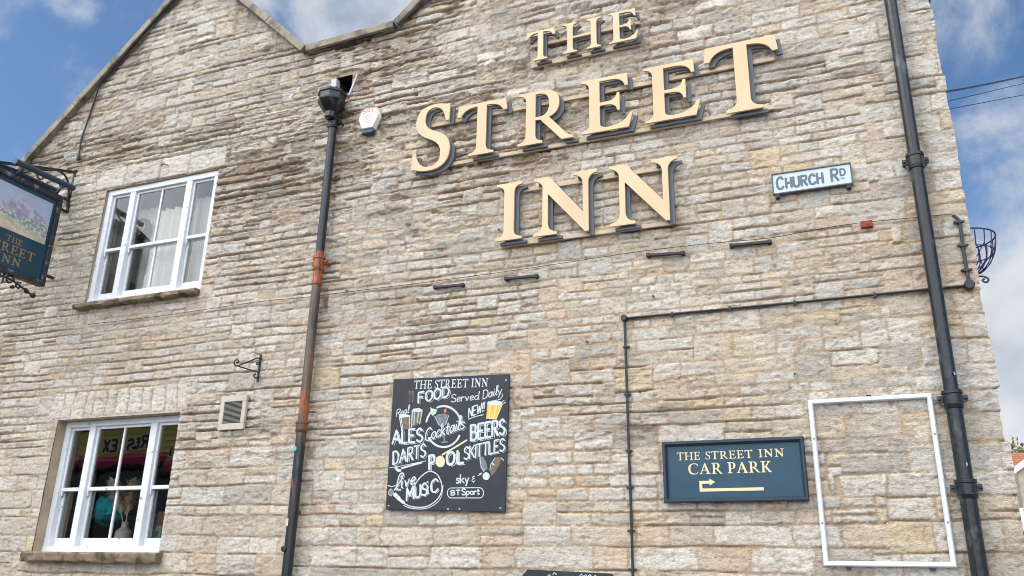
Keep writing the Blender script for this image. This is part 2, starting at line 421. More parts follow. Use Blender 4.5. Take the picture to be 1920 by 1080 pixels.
    c = c * (1 + .13 * fbm(X * 9, Z * 16, 4, seed + 100) + .17 * fbm(X * 48, Z * 75, 2, seed + 101))[..., None]
    och = sst(fbm(X * 3.1, Z * 6, 4, seed + 102), .14, .42) * (.08 + .52 * w) * (1 - .55 * t)
    mo = MORTAR * (1 + .10 * fbm(X * 12, Z * 12, 3, seed + 103))[..., None]
    mo = mo * (1 - w[..., None] * .5) + np.array(lin((196, 172, 138))) * w[..., None] * .5
    c = mo + (c - mo) * sst(t, .25, .85)[..., None]
    c = c + (np.array(lin((204, 158, 92))) - c) * (och * .75)[..., None]
    lich = sst(fbm(X * 2.0, Z * 3.2, 5, seed + 104, .6), .02, .40) * np.clip(rg * .75 - .12, 0, 1)
    c = c * (1 - .30 * lich)[..., None]
    br = sst(fbm(X * 4, Z * 9, 4, seed + 105), .1, .4) * np.clip(rg - .35, 0, 1)
    c = c + (np.array(lin((150, 124, 98))) - c) * (br * .25)[..., None]
    dirt = np.clip(crk * .28 + .30 * sst(fbm(X * 38, Z * 50, 2, seed + 75), .30, .42) + ers * .35 + er2 * .45 + op * (1 - sst(bed, .003, .012)) * .5, 0, .75) * .82
    c = c + (np.array(lin((128, 100, 74))) - c) * dirt[..., None]
    c = c + (c.mean(-1, keepdims=True) * np.array((1.08, 1.0, .88)) - c) * .10
    return h, c * np.array((1.07, 1.035, .985))

def grid_mesh(name, V, C, mask, parent, mat_):
    """V (n, m, 3) vertices, C colours, mask (n-1, m-1) the faces to keep"""
    n, m = V.shape[:2]
    a = np.arange(n * m).reshape(n, m)
    q = np.stack([a[:-1, :-1], a[:-1, 1:], a[1:, 1:], a[1:, :-1]], -1)[mask]
    me = bpy.data.meshes.new(name); o0 = origin(parent) if parent else Vector()
    used = np.zeros(n * m, bool); used[q.ravel()] = True; re = np.cumsum(used) - 1
    v = (V.reshape(-1, 3) - np.array(o0))[used]; q = re[q]
    me.vertices.add(len(v)); me.vertices.foreach_set('co', v.astype(np.float32).ravel())
    me.loops.add(q.size); me.loops.foreach_set('vertex_index', q.astype(np.int32).ravel())
    me.polygons.add(len(q)); me.polygons.foreach_set('loop_start', np.arange(0, q.size, 4, dtype=np.int32))
    me.polygons.foreach_set('use_smooth', np.ones(len(q), bool))
    me.update(calc_edges=True)
    at_ = me.color_attributes.new('stone', 'FLOAT_COLOR', 'POINT')
    cc_ = np.ones((len(v), 4), np.float32); cc_[:, :3] = np.clip(C.reshape(-1, 3)[used], .01, .9)
    at_.data.foreach_set('color', cc_.ravel())
    me.materials.append(mat_); me.validate()
    o = bpy.data.objects.new(name, me); COL.objects.link(o)
    if parent: o.parent = parent
    return o

# ------------------------------------------------------------------ ground, road
g = MB(); g.add([(-300, -300, -.14), (300, -300, -.14), (300, 300, -.14), (-300, 300, -.14)], [(0, 1, 2, 3)])
tag(g.build('ground', mat('asphalt', (.05, .05, .052), .9, var=.25, vscale=3, bump=.4, bscale=150), recalc=False), kind='structure')
g = MB(); g.box(-40, 30, -1.9, 0.0, -.3, 0)
tag(g.build('pavement', mat('paving', (.22, .21, .2), .9, var=.2, vscale=4, bump=.3, bscale=60)), kind='structure')
g = MB(); g.box(-40, 30, -2.05, -1.902, -.3, .004)
tag(g.build('kerb', mat('kerb stone', (.30, .29, .28), .85, var=.15, vscale=8)), kind='structure')

# ------------------------------------------------------------------ the inn
XL, XR = -7.6, .735
TOPX = np.array([XL, -5.34, -3.98, -3.13, -1.2, XR]); TOPZ = np.array([5.02, 7.19, 5.90, 5.925, 7.66, 5.92])   # outer edge of the coping
VALLEY = 3
UP = (-6.045, -4.785, 3.80, 4.895)      # upper window opening
LOW = (-6.085, -4.80, 1.765, 2.80)      # lower window opening
HOLE = (-3.665, -3.515, 5.37, 5.54)     # broken outlet above the hopper head
inn = thing('stone_inn', (-3.4, 0, 0), 'old coursed stone inn with two gables and white sash windows', 'building')

def lines(breaks, step):
    out = [breaks[0]]
    for a, b in zip(breaks[:-1], breaks[1:]):
        k = max(1, int(round((b - a) / step((a + b) / 2)))); out += list(np.linspace(a, b, k + 1)[1:])
    return np.array(out)
def front_wall():
    xb = sorted([XL, XR, UP[0], UP[1], LOW[0], LOW[1], HOLE[0], HOLE[1], -5.34, -3.98, -3.13, -1.2, -2.2, -.2, -7.0])
    xs = lines(xb, lambda x: .012 if x < -4.4 else .0095 if x < -2.2 else .0085)
    z1 = 4.95
    zs = lines([0, 1.35, LOW[2], LOW[3], UP[2], UP[3], z1], lambda z: .03 if z < 1.35 else .0068)
    ts = np.linspace(0, 1, 230)[1:]
    top = np.interp(xs, TOPX, TOPZ) - .05
    nX = len(xs); Z = np.concatenate([np.repeat(zs[:, None], nX, 1), z1 + (top - z1)[None, :] * ts[:, None]], 0)
    X = np.repeat(xs[None, :], Z.shape[0], 0)
    rs = random.Random(11)
    def hf(z, r):
        if z < 2.45: return r.choice([r.uniform(.06, .085), r.uniform(.12, .15), r.uniform(.12, .155)])
        if z < 3.0: return r.uniform(.056, .090)
        if z < 4.35: return r.uniform(.050, .078)
        return r.choice([r.uniform(.050, .075), r.uniform(.075, .112)])
    left = courses(-.05, 8, XL - .1, -3.4, hf, rs, 1.5, 3.5, .14, .12)
    mid = courses(-.05, 8, -3.8, XR + .1, hf, rs, 1.5, 3.6, .13, .14)
    quo = courses(-.05, 8, -.1, XR + .1, lambda z, r: r.uniform(.115, .165), rs, 1.6, 3.2, .14, 0)
    ed = np.array([r_.uniform(.12, .42) for r_ in [rs] * len(quo[0])])
    qi = np.clip(np.searchsorted(quo[0], Z) - 1, 0, len(ed) - 1)
    mq = X > ed[qi] + np.where(Z > 2.3, .0, -.25); ml = (X < -3.64) & ~mq; mm = ~mq & ~ml
    def region(X, Z):
        U = sst(Z + .25 * fbm(X * .8, Z * .8, 2, 5), 4.0, 4.8) * (1 - .45 * sst(X, -3.0, .2))
        rg = .24 + U * (.26 + .80 * sst(fbm(X * .9 + 7, Z * 1.6, 3, 8), -.12, .34)) + .34 * sst(fbm(X * .7 + 2, Z * 1.5, 3, 9), .10, .34)
        rg = np.where(Z < 2.4, np.minimum(rg, .36), rg)
        fl = sst(fbm(X * .7 + 3, Z * .9, 2, 21) + .35 * (1 - sst(Z, 3.6, 4.6)), .0, .3)
        wm = .30 + .25 * sst(X, -3.2, -.6) + .2 * (1 - sst(Z, 1.8, 3.2)) - .30 * sst(Z, 4.0, 5.0) + .25 * fbm(X * .9, Z * 1.2, 2, 33)
        return np.clip(rg, .15, 1.4), fl, wm
    sp = ((-6.19, -4.72, 4.905, 5.115, 4, .10, 0), (-6.19, -4.75, 2.81, 3.03, 12, .16, 0))
    h, c = stone_field(X, Z, [(ml, left), (mm, mid), (mq, quo)], region, sp, 3)
    # rust washed out of the left pipe, green algae under the lower window
    rust = (np.exp(-((X + 3.545 + .03 * vn(X * 0 + 2, Z * 6, 5)) / .045) ** 2) * sst(Z, 3.05, 3.3) * (1 - sst(Z, 3.86, 3.92)) + .6 * np.exp(-((X + 3.55) / .05) ** 2) * sst(Z, 1.9, 2.1) * (1 - sst(Z, 2.66, 2.72)))
    rust = rust * sst(fbm(X * 18, Z * 9, 3, 77), -.25, .35) * .85
    c = c + (np.array(lin((140, 80, 34))) * .8 - c) * rust[..., None]
    # rain streaks below the coping and the sills
    tp_l = np.interp(xs, TOPX, TOPZ)[None, :] - Z
    stk = sst(fbm(X * 13, Z * .7, 3, 301), -.05, .35)
    dk = stk * (1 - sst(tp_l, .1, .75)) * .55
    for o, dz_ in ((UP, .5), (LOW, .4)): dk = np.maximum(dk, stk * (X > o[0] - .05) * (X < o[1] + .05) * (Z < o[2]) * (1 - sst(o[2] - Z, .05, dz_)) * .45)
    dk = np.maximum(dk, sst(fbm(X * 9, Z * .9, 3, 305), -.2, .4) * np.exp(-((X - .56) / .06) ** 2) * .35)
    c = c * (1 - dk[..., None] * np.array((.42, .46, .5)))
    # keep openings crisp: no relief right at their edges
    for o in (UP, LOW, HOLE):
        dd = np.hypot(np.maximum(np.maximum(o[0] - X, X - o[1]), 0), np.maximum(np.maximum(o[2] - Z, Z - o[3]), 0))
        h = h * (.35 + .65 * sst(dd, 0, .03))
    # the corner: arrises of the quoins are not one clean line
    cr = sst(X, XR - .05, XR)
    Xd = X + cr * (.012 * vn(X * 0, qi * 1.7 + .3, 4) + .005 * fbm(X * 0 + 1, Z * 18, 3, 6)); h = h - .010 * cr
    V = np.stack([Xd, -h, Z], -1)
    xm = (xs[:-1] + xs[1:]) / 2; zm = (Z[:-1, :-1] + Z[1:, 1:]) / 2
    keep = np.ones(zm.shape, bool)
    for o in (UP, LOW, HOLE):
        keep &= ~((xm[None, :] > o[0]) & (xm[None, :] < o[1]) & (zm > o[2]) & (zm < o[3]))
    return grid_mesh('front_wall', V, c, keep, inn, STONE)
front_wall()
def plain_stone(name, parent, p0, u, length, z0, topfun, nrm, step, seed, rgv=.6, hlo=.09, hhi=.15):
    p0 = np.array(p0); u = np.array(u); nrm = np.array(nrm)
    s = np.linspace(0, length, int(length / step) + 1); t = np.linspace(0, 1, int((max(topfun(x) for x in s) - z0) / step) + 1)
    top = np.array([topfun(x) for x in s])
    Z = z0 + (top - z0)[None, :] * t[:, None]; S = np.repeat(s[None, :], len(t), 0)
    rs = random.Random(seed)
    cs = courses(z0 - .05, z0 + 9, -.1, length + .1, lambda z, r: r.uniform(hlo, hhi), rs, 1.6, 3.4, .15, .05)
    h, c = stone_field(S, Z, [(np.ones(S.shape, bool), cs)], lambda X, Z: (np.full(X.shape, rgv), np.full(X.shape, .3), np.full(X.shape, .45)), (), seed)
    V = p0[None, None] + u[None, None] * S[..., None] + nrm[None, None] * h[..., None] + np.array((0, 0, 1.)) * Z[..., None]
    if u[1] > 0 or u[0] < 0: pass
    return grid_mesh(name, V, c, np.ones((len(t) - 1, len(s) - 1), bool), parent, STONE)
plain_stone('side_wall', inn, (XR - .012, .012, 0), (0, 1, 0), 8, 0, lambda s: 5.9, (1, 0, 0), .035, 50)
b = MB(); b.box(XL, XL + .3, .03, 8, 0, 4.95); b.box(XL, XR - .03, 7.7, 8, 0, 5.0)
b.build('rear_wall', mat('rear stone', lin((150, 140, 125)), .9, var=.3, vscale=9, bump=.5, bscale=12), inn)
# reveals of the openings
rev = MB()
RD = .16
for o, d in ((UP, RD), (LOW, RD)):
    rev.mark(); x0, x1, z0, z1 = o
    rev.add([(x0, .006, z0), (x0, d, z0), (x0, d, z1), (x0, .006, z1)], [(0, 1, 2, 3)])
    rev.add([(x1, .006, z0), (x1, d, z0), (x1, d, z1), (x1, .006, z1)], [(3, 2, 1, 0)])
    rev.add([(x0, .006, z1), (x1, .006, z1), (x1, d, z1), (x0, d, z1)], [(0, 1, 2, 3)])
    rev.add([(x0, .006, z0), (x1, .006, z0), (x1, d, z0), (x0, d, z0)], [(3, 2, 1, 0)])
rev.build('reveal', mat('rendered reveal', lin((176, 156, 132)), .9, var=.2, vscale=8, bump=.4, bscale=40), inn, recalc=False)
cav = MB(); x0, x1, z0, z1 = HOLE
cav.add([(x0, .004, z0), (x1, .004, z0), (x1, .004, z1), (x0, .004, z1), (x0, .4, z0), (x1, .4, z0), (x1, .4, z1), (x0, .4, z1)],
        [(0, 1, 5, 4), (1, 2, 6, 5), (2, 3, 7, 6), (3, 0, 4, 7), (4, 5, 6, 7)])
cav.build('outlet_hole', mat('dark rubble', lin((70, 60, 48)), .95, var=.5, vscale=20, bump=.6, bscale=30), inn, recalc=False)
fl = MB(); fl.obox(at(670, 140, -.02), at(655, 178, -.02), .015, .012, up=(1, 0, 0)); fl.mark(); fl.obox(at(629, 151, -.03), at(629, 166, -.03), .05, .05, up=(1, 0, 0))
fl.build('lead_flashing', mat('lead', lin((178, 184, 192)), .5, .1, var=.2, vscale=30), inn)

# coping stones along the gables
cop = MB()
rs_ = random.Random(5)
for (xa, za), (xb, zb) in zip(zip(TOPX[:-1], TOPZ[:-1]), zip(TOPX[1:], TOPZ[1:])):
    a = Vector((xa, 0, za)); c_ = Vector((xb, 0, zb)); ln = (c_ - a).length; t = (c_ - a).normalized(); nn = Vector((-t.z, 0, t.x))
    k = max(1, int(ln / .55)); e = [i / k + (rs_.uniform(-.02, .02) if 0 < i < k else 0) for i in range(k + 1)]
    for i in range(k):
        p = a + (c_ - a) * e[i] + t * (.003 if i else 0); q = a + (c_ - a) * e[i + 1]
        j = rs_.uniform(-.006, .006); th = .066
        if i == 0 and xa < -7.5: p = p - t * .12
        y0 = -.062 + j
        vs_ = []
        for P_ in (p, q):
            for y_, o_ in ((y0, 0), (y0, -th), (.30, -th), (.30, 0)): vs_.append(P_ + nn * (o_ + (rs_.uniform(-.003, .003) if o_ else 0)) + Vector((0, y_, 0)))
        cop.add(vs_, [(0, 1, 2, 3), (7, 6, 5, 4), (0, 4, 5, 1), (1, 5, 6, 2), (2, 6, 7, 3), (3, 7, 4, 0)])
cop.build('coping', mat('coping stone', lin((150, 140, 122)), .9, var=.28, vscale=7, bump=.6, bscale=40, second=lin((110, 104, 92)), sfac=(.5, .62), sscale=9), inn, bevel=.006)
# clay tiled roofs behind
rf = MB()
prof = [(-7.75, 4.75), (-5.34, 7.05), (-3.6, 5.45), (-1.2, 7.5), (.85, 5.7)]
for (xa, za), (xb, zb) in zip(prof[:-1], prof[1:]):
    k = 14
    for i in range(k):
        f0, f1 = i / k, (i + 1) / k; up_ = zb > za
        pa = (xa + (xb - xa) * f0, za + (zb - za) * f0); pb = (xa + (xb - xa) * f1, za + (zb - za) * f1)
        dz = .02
        rf.add([(pa[0], .31, pa[1] + (dz if up_ else 0)), (pb[0], .31, pb[1] + (0 if up_ else dz)), (pb[0], 8.1, pb[1] + (0 if up_ else dz)), (pa[0], 8.1, pa[1] + (dz if up_ else 0)),
                (pa[0], .31, pa[1] - .06), (pb[0], .31, pb[1] - .06), (pb[0], 8.1, pb[1] - .06), (pa[0], 8.1, pa[1] - .06)],
               [(0, 1, 2, 3), (7, 6, 5, 4), (0, 4, 5, 1), (2, 6, 7, 3), (1, 5, 6, 2), (3, 7, 4, 0)])
rf.build('roof', mat('clay tiles', lin((140, 82, 58)), .85, var=.3, vscale=6, bump=.4, bscale=20), inn)

# ------------------------------------------------------------------ windows
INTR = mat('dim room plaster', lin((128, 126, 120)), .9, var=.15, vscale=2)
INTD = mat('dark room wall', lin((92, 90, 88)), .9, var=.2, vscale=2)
def rough_slab(name, x0, x1, y0, y1, z0, z1, m, parent, amp, seed):
    nx = int((x1 - x0) / .025); r_ = np.random.RandomState(seed)
    ring = [(y1, z1), (y0 + .012, z1), (y0, z1 - .012), (y0, z0 + .012), (y0 + .015, z0), (y1, z0)]
    b = MB(); vs_ = []
    for i in range(nx + 1):
        x = x0 + (x1 - x0) * i / nx
        for j, (y, z) in enumerate(ring):
            a = amp * vn(np.array([x * 9.]), np.array([j * 3.1 + seed]), 3)[0] + amp * .7 * r_.uniform(-1, 1)
            back = j in (0, 5)
            vs_.append((x, y + (0 if back else a), z + (a * (.25 if j < 2 else 1.1))))
    n = len(ring)
    fs_ = [(i * n + j, i * n + j + 1, (i + 1) * n + j + 1, (i + 1) * n + j) for i in range(nx) for j in range(n - 1)] + [tuple(range(n)), tuple(nx * n + j for j in reversed(range(n)))]
    b.add(vs_, fs_); return b.build(name, m, parent, smooth=True)
SILL = mat('weathered sill stone', lin((134, 116, 94)), .95, var=.35, vscale=12, bump=.8, bscale=40, second=lin((88, 76, 60)), sfac=(.5, .6), sscale=10)

def window(op, yf, xr, glz, label, sillz):
    x0, x1, z0, z1 = op; W = xr - x0; H = z1 - z0
    root = MB()
    fx = lambda f: x0 + W * f
    fz = lambda f: z1 - H * f
    top, bot = .048, .93
    lights = ((.06, .195), (.275, .705), (.785, .945)); cuts = [0, .0, 1]
    # box frame: head, sill, jambs and the two box mullions
    root.box(x0 + .002, xr - .001, yf, yf + .09, fz(top), z1 - .002)
    root.box(x0 + .002, xr - .001, yf - .006, yf + .10, z0, fz(.955))
    ed = [0.001, .043, .213, .262, .720, .770, .958, .9995]
    for a, c_ in zip(ed[0::2], ed[1::2]): root.box(fx(a), fx(c_), yf + .001, yf + .088, fz(.955), fz(top))
    win = root.build('window', WHITE, inn, bevel=.004)
    tag(win, label)
    meet = .545
    for k, (a, c_) in enumerate(((.043, .213), (.262, .720), (.770, .958))):
        st = .014 if k != 1 else .012
        for up_ in (True, False):
            zt, zb = (fz(top), fz(meet)) if up_ else (fz(meet - .03), fz(.955)); y = yf + (.022 if up_ else .048)
            s_ = MB(); tr, br = (.014 * H / H, .028) if up_ else (.026, .062)
            tr = .022 if up_ else .030; 
            xa, xb = fx(a) + .001, fx(c_) - .001; sw = .018 if k != 1 else .022
            s_.box(xa, xa + sw, y, y + .024, zb, zt); s_.box(xb - sw, xb, y, y + .024, zb, zt)
            s_.box(xa + sw, xb - sw, y + .001, y + .023, zt - tr, zt); s_.box(xa + sw, xb - sw, y + .001, y + .023, zb, zb + br)
            if k == 1:
                xm = (xa + xb) / 2; s_.box(xm - .009, xm + .009, y + .002, y + .020, zb + br, zt - tr)
            if up_:
                for xx in ((xa, xa + .020), (xb - .020, xb)):     # sash horns
                    xm = (xx[0] + xx[1]) / 2
                    s_.add([(xx[0], y + .001, zb), (xx[1], y + .001, zb), (xx[1], y + .02, zb), (xx[0], y + .02, zb),
                            (xm - .005, y + .004, zb - .042), (xm + .005, y + .004, zb - .042), (xm + .005, y + .018, zb - .042), (xm - .005, y + .018, zb - .042)],
                           [(3, 2, 1, 0), (4, 5, 6, 7), (0, 1, 5, 4), (1, 2, 6, 5), (2, 3, 7, 6), (3, 0, 4, 7)])
            s_.build('sash', WHITE, win, bevel=.002)
            p_ = MB(); yy = y + .012
            t1, t2 = rnd.uniform(-.002, .002), rnd.uniform(-.002, .002)
            p_.add([(xa + .005, yy + t1, zb + .005), (xb - .005, yy + t2, zb + .005), (xb - .005, yy, zt - .005), (xa + .005, yy, zt - .005)], [(0, 1, 2, 3)])
            p_.build('pane', GLASS_UP if sillz > 3 else GLASS, win, recalc=False)
    rough_slab('sill', x0 - .06 if sillz > 3 else x0 - .03, x1 + .0 if sillz > 3 else x1 + .04, -.068 if sillz > 3 else -.07, yf + .02, sillz - (.048 if sillz > 3 else .075), sillz, SILL, win, .006 if sillz > 3 else .004, int(sillz * 10))
    return win
wu = window(UP, .022, UP[1], None, 'upper sash window with pale curtains behind the glass', UP[2] - .002)
wl = window(LOW, .088, LOW[1], None, 'lower sash window reflecting a yellow shopfront', LOW[2] - .002)
def room(op, d0, d1, pad, m, fm):
    x0, x1, z0, z1 = op; X0, X1, Z0, Z1 = x0 - pad, x1 + pad, z0 - .25, z1 + .35
    b = MB(); b.add([(X0, d0, Z0), (X1, d0, Z0), (X1, d0, Z1), (X0, d0, Z1), (X0, d1, Z0), (X1, d1, Z0), (X1, d1, Z1), (X0, d1, Z1),
                     (x0, d0, z0), (x1, d0, z0), (x1, d0, z1), (x0, d0, z1)],
                    [(0, 4, 5, 1), (1, 5, 6, 2), (2, 6, 7, 3), (3, 7, 4, 0), (4, 7, 6, 5), (0, 1, 9, 8), (1, 2, 10, 9), (2, 3, 11, 10), (3, 0, 8, 11)])
    return b.build('room_lining', m, inn, recalc=False)
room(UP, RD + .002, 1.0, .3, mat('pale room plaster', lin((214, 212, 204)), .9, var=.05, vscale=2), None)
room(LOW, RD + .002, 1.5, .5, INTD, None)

SPL = mat('white painted splay', lin((214, 212, 206)), .7, var=.06, vscale=4)
for o in (UP, LOW):
    b = MB()
    for s_, x in ((-1, o[0]), (1, o[1])): b.mark(); b.add([(x, RD + .004, o[2] - .02), (x + s_ * .30, .62, o[2] - .02), (x + s_ * .30, .62, o[3] + .02), (x, RD + .004, o[3] + .02)], [(0, 1, 2, 3) if s_ < 0 else (3, 2, 1, 0)])
    b.build('splay', SPL, inn, recalc=False)
# curtains and things behind the glass
CURT = mat('ivory curtain cloth', lin((240, 238, 228)), .9, var=.06, vscale=10, stretch=(6, 1, .3))
def curtain(x0, x1, y, z0, z1, folds, amp, seed):
    b = MB(); n = int((x1 - x0) / .008); r_ = random.Random(seed); ph = r_.uniform(0, 6)
    for i in range(n + 1):
        f = i / n; x = x0 + (x1 - x0) * f; 
        for k, z in enumerate((z0, z0 * .5 + z1 * .5, z1)):
            b.v.append((x, y + amp * (.7 + .3 * k / 2) * math.sin(f * folds * 6.283 + ph + .25 * k + 1.3 * math.sin(f * 5 + ph)), z))
    for i in range(n):
        for k in range(2): b.f.append((i * 3 + k, i * 3 + k + 1, i * 3 + 3 + k + 1, i * 3 + 3 + k)); b.m.append(0)
    return b
def hung(pa, pb, ptop, y, folds, amp, seed, m, lab):
    xa, xb, zt_ = at(pa, 480, y).x, at(pb, 480, y).x, at((pa + pb) / 2, ptop, y).z
    c_ = curtain(xa, xb, y, 3.66, zt_, folds, amp, seed)
    tag(c_.build('curtain', m, None, smooth=True, loc=((xa + xb) / 2, y, 3.66), recalc=False), lab, 'curtain')
TAN = mat('tan curtain cloth', lin((196, 182, 156)), .9, var=.08, vscale=9)
hung(282, 352, 392, .22, 5, .022, 1, CURT, 'ivory curtain in wide folds behind centre light of upper window')
hung(352, 402, 372, .22, 4, .018, 2, CURT, 'narrow ivory curtain behind right light of upper window')
hung(172, 220, 385, .24, 3, .015, 3, TAN, 'tan curtain behind left light of upper window')
hung(222, 286, 396, .27, 5, .015, 4, CURT, 'ivory curtain behind the dark disc in upper window')
fan = thing('reflection_disc', at(268, 428, .205), 'dark disc added behind centre pane for the reflection of sign scroll', 'reflection disc')  # disc modelled in place of the sign scroll's reflection in the glass
c_ = at(268, 428, .205)
b = MB(); b.lathe([(.012, -.02), (.085, -.02), (.092, 0), (.085, .03), (.012, .03)], c_, 24, 'y'); b.build('disc_body', mat('dark grey reflection', lin((56, 54, 50)), .4), fan, smooth=True)
b = MB(); b.lathe([(.002, .031), (.058, .031), (.062, .036), (.03, .042), (.002, .042)], c_ + Vector((0, 0, 0)), 24, 'y'); b.build('disc_face', mat('pale disc', lin((176, 172, 162)), .5), fan, smooth=True)
b = MB(); b.box(c_.x - .10, c_.x - .04, c_.y, c_.y + .06, 3.6, c_.z + .02); b.build('disc_stand', MATS['dark grey reflection'], fan)

ZS = at(229, 1018, .23).z
sh = thing('window_shelf', (-5.4, .35, ZS - .03), 'grey shelf board inside the lower window', 'shelf')
b = MB(); b.box(-6.1, -4.8, .17, .55, ZS - .04, ZS - .001); b.build('shelf_board', mat('grey shelf', lin((120, 116, 110)), .7), sh)
b = MB(); b.box(-5.98, -4.82, .9, 1.0, 2.08, 2.12); b.box(-5.98, -4.82, .92, .98, 1.55, 2.08); b.build('back_panel', mat('grey panelling', lin((120, 118, 116)), .7), sh)
vase = thing('bottle_vase', at(229, 1018, .23), 'cream bottle vase holding pampas plumes in lower window', 'vase')
vp = at(229, 1018, .23); vp.z = ZS; vase.location = vp
b = MB(); b.lathe([(.001, 0), (.062, 0), (.066, .02), (.064, .085), (.03, .115), (.026, .125), (.027, .15), (.033, .158), (.024, .158), (.02, .12)], vp, 24)
b.build('bottle', mat('cream glaze', lin((226, 216, 196)), .4), vase, smooth=True)
def plume(base, tip, spread, m, seed, parent, n=1500):
    b = MB(); r_ = random.Random(seed); base = Vector(base); tip = Vector(tip); ax = tip - base
    b.tube([base, base + ax * .5, tip], .004, 5)
    for i in range(n):
        f = r_.uniform(.30, 1.0); p = base + ax * f; env = math.sin(min(1, (f - .26) / .74) * 2.7) ** .7 if f < .99 else .3
        a = r_.uniform(0, 6.283); o = Vector((math.cos(a), math.sin(a) * .8, r_.uniform(-.1, .6))) * spread * env * r_.uniform(.5, 1.1)
        q = p + o + ax.normalized() * r_.uniform(.0, .04); side = o.cross(ax).normalized() * .008
        mid = (p + q) / 2 + Vector((0, 0, .008))
        b.add([p, mid + side, q + Vector((0, 0, -.012)), mid - side], [(0, 1, 2, 3)])
    return b.build('plume', m, parent, recalc=False)
PAM = mat('pampas straw', lin((250, 222, 182)), .9, var=.15, vscale=30)
PAM2 = mat('pale pampas', lin((252, 244, 226)), .9, var=.1, vscale=30)
plume(vp + Vector((0, .0, .13)), at(252, 905, .24), .105, PAM, 3, vase)
plume(vp + Vector((-.01, 0, .13)), at(213, 905, .26), .09, PAM2, 4, vase, 1200)
plume(vp + Vector((.0, 0.02, .13)), at(236, 920, .27), .07, PAM, 8, vase, 900)
pom = MB(); pc = at(205, 955, .33); r_ = random.Random(9)
for i in range(900):
    d = Vector((r_.gauss(0, 1), r_.gauss(0, 1), r_.gauss(0, 1))).normalized(); k = r_.uniform(.6, 1.0) * .115
    q = pc + Vector((d.x, d.y, d.z * (1.15))) * k; s1 = d.orthogonal().normalized() * .03; s2 = d.cross(s1).normalized() * .02
    pom.add([q - s1, q - s2 + d * .01, q + s1, q + s2 - d * .01], [(0, 1, 2, 3)])
tag(pom.build('paper_pompom', mat('turquoise tissue', lin((40, 200, 216)), .8, var=.25, vscale=30), None, loc=pc, recalc=False), 'turquoise tissue pompom in centre of lower window', 'decoration')
bx = thing('greeting_card', at(293, 1015, .24), 'mint green card standing in right light of lower window', 'card')
p = at(292, 1016, .24); p.z = ZS; bx.location = p
b = MB(); b.box(p.x - .045, p.x + .035, p.y, p.y + .008, ZS, ZS + .13); b.build('card_leaf', mat('mint card', lin((170, 214, 190)), .7), bx)
b = MB(); b.box(p.x - .02, p.x + .015, p.y - .002, p.y - .0005, ZS + .05, ZS + .09); b.build('card_print', mat('card ink', lin((90, 150, 130)), .7), bx)
b = MB(); q = at(299, 1010, .30); b.box(q.x - .05, q.x + .07, .30, .38, ZS, ZS + .24)
tag(b.build('cardboard_box', mat('salmon card', lin((214, 160, 122)), .8), None, loc=(q.x, .34, ZS), bevel=.003), 'salmon cardboard box behind the mint card', 'box')
b = MB(); b.obox(at(130, 960, .5), at(124, 1015, .5), .02, .02); b.obox(at(137, 962, .5), at(133, 1012, .5), .012, .012); b.obox(at(120, 966, .5), at(140, 960, .5), .02, .02)
tag(b.build('folding_easel', mat('pale wood', lin((176, 160, 130)), .7), None, loc=at(128, 1012, .5)), 'pale wooden easel in left light of lower window', 'easel')
b = MB(); b.box(-6.34, -6.12, .40, .41, 1.8, 2.85)
tag(b.build('roller_blind', mat('grey blind', lin((168, 168, 160)), .9, var=.05), None, loc=(-5.96, .63, 1.8)), 'grey blind behind left light of lower window', 'blind')

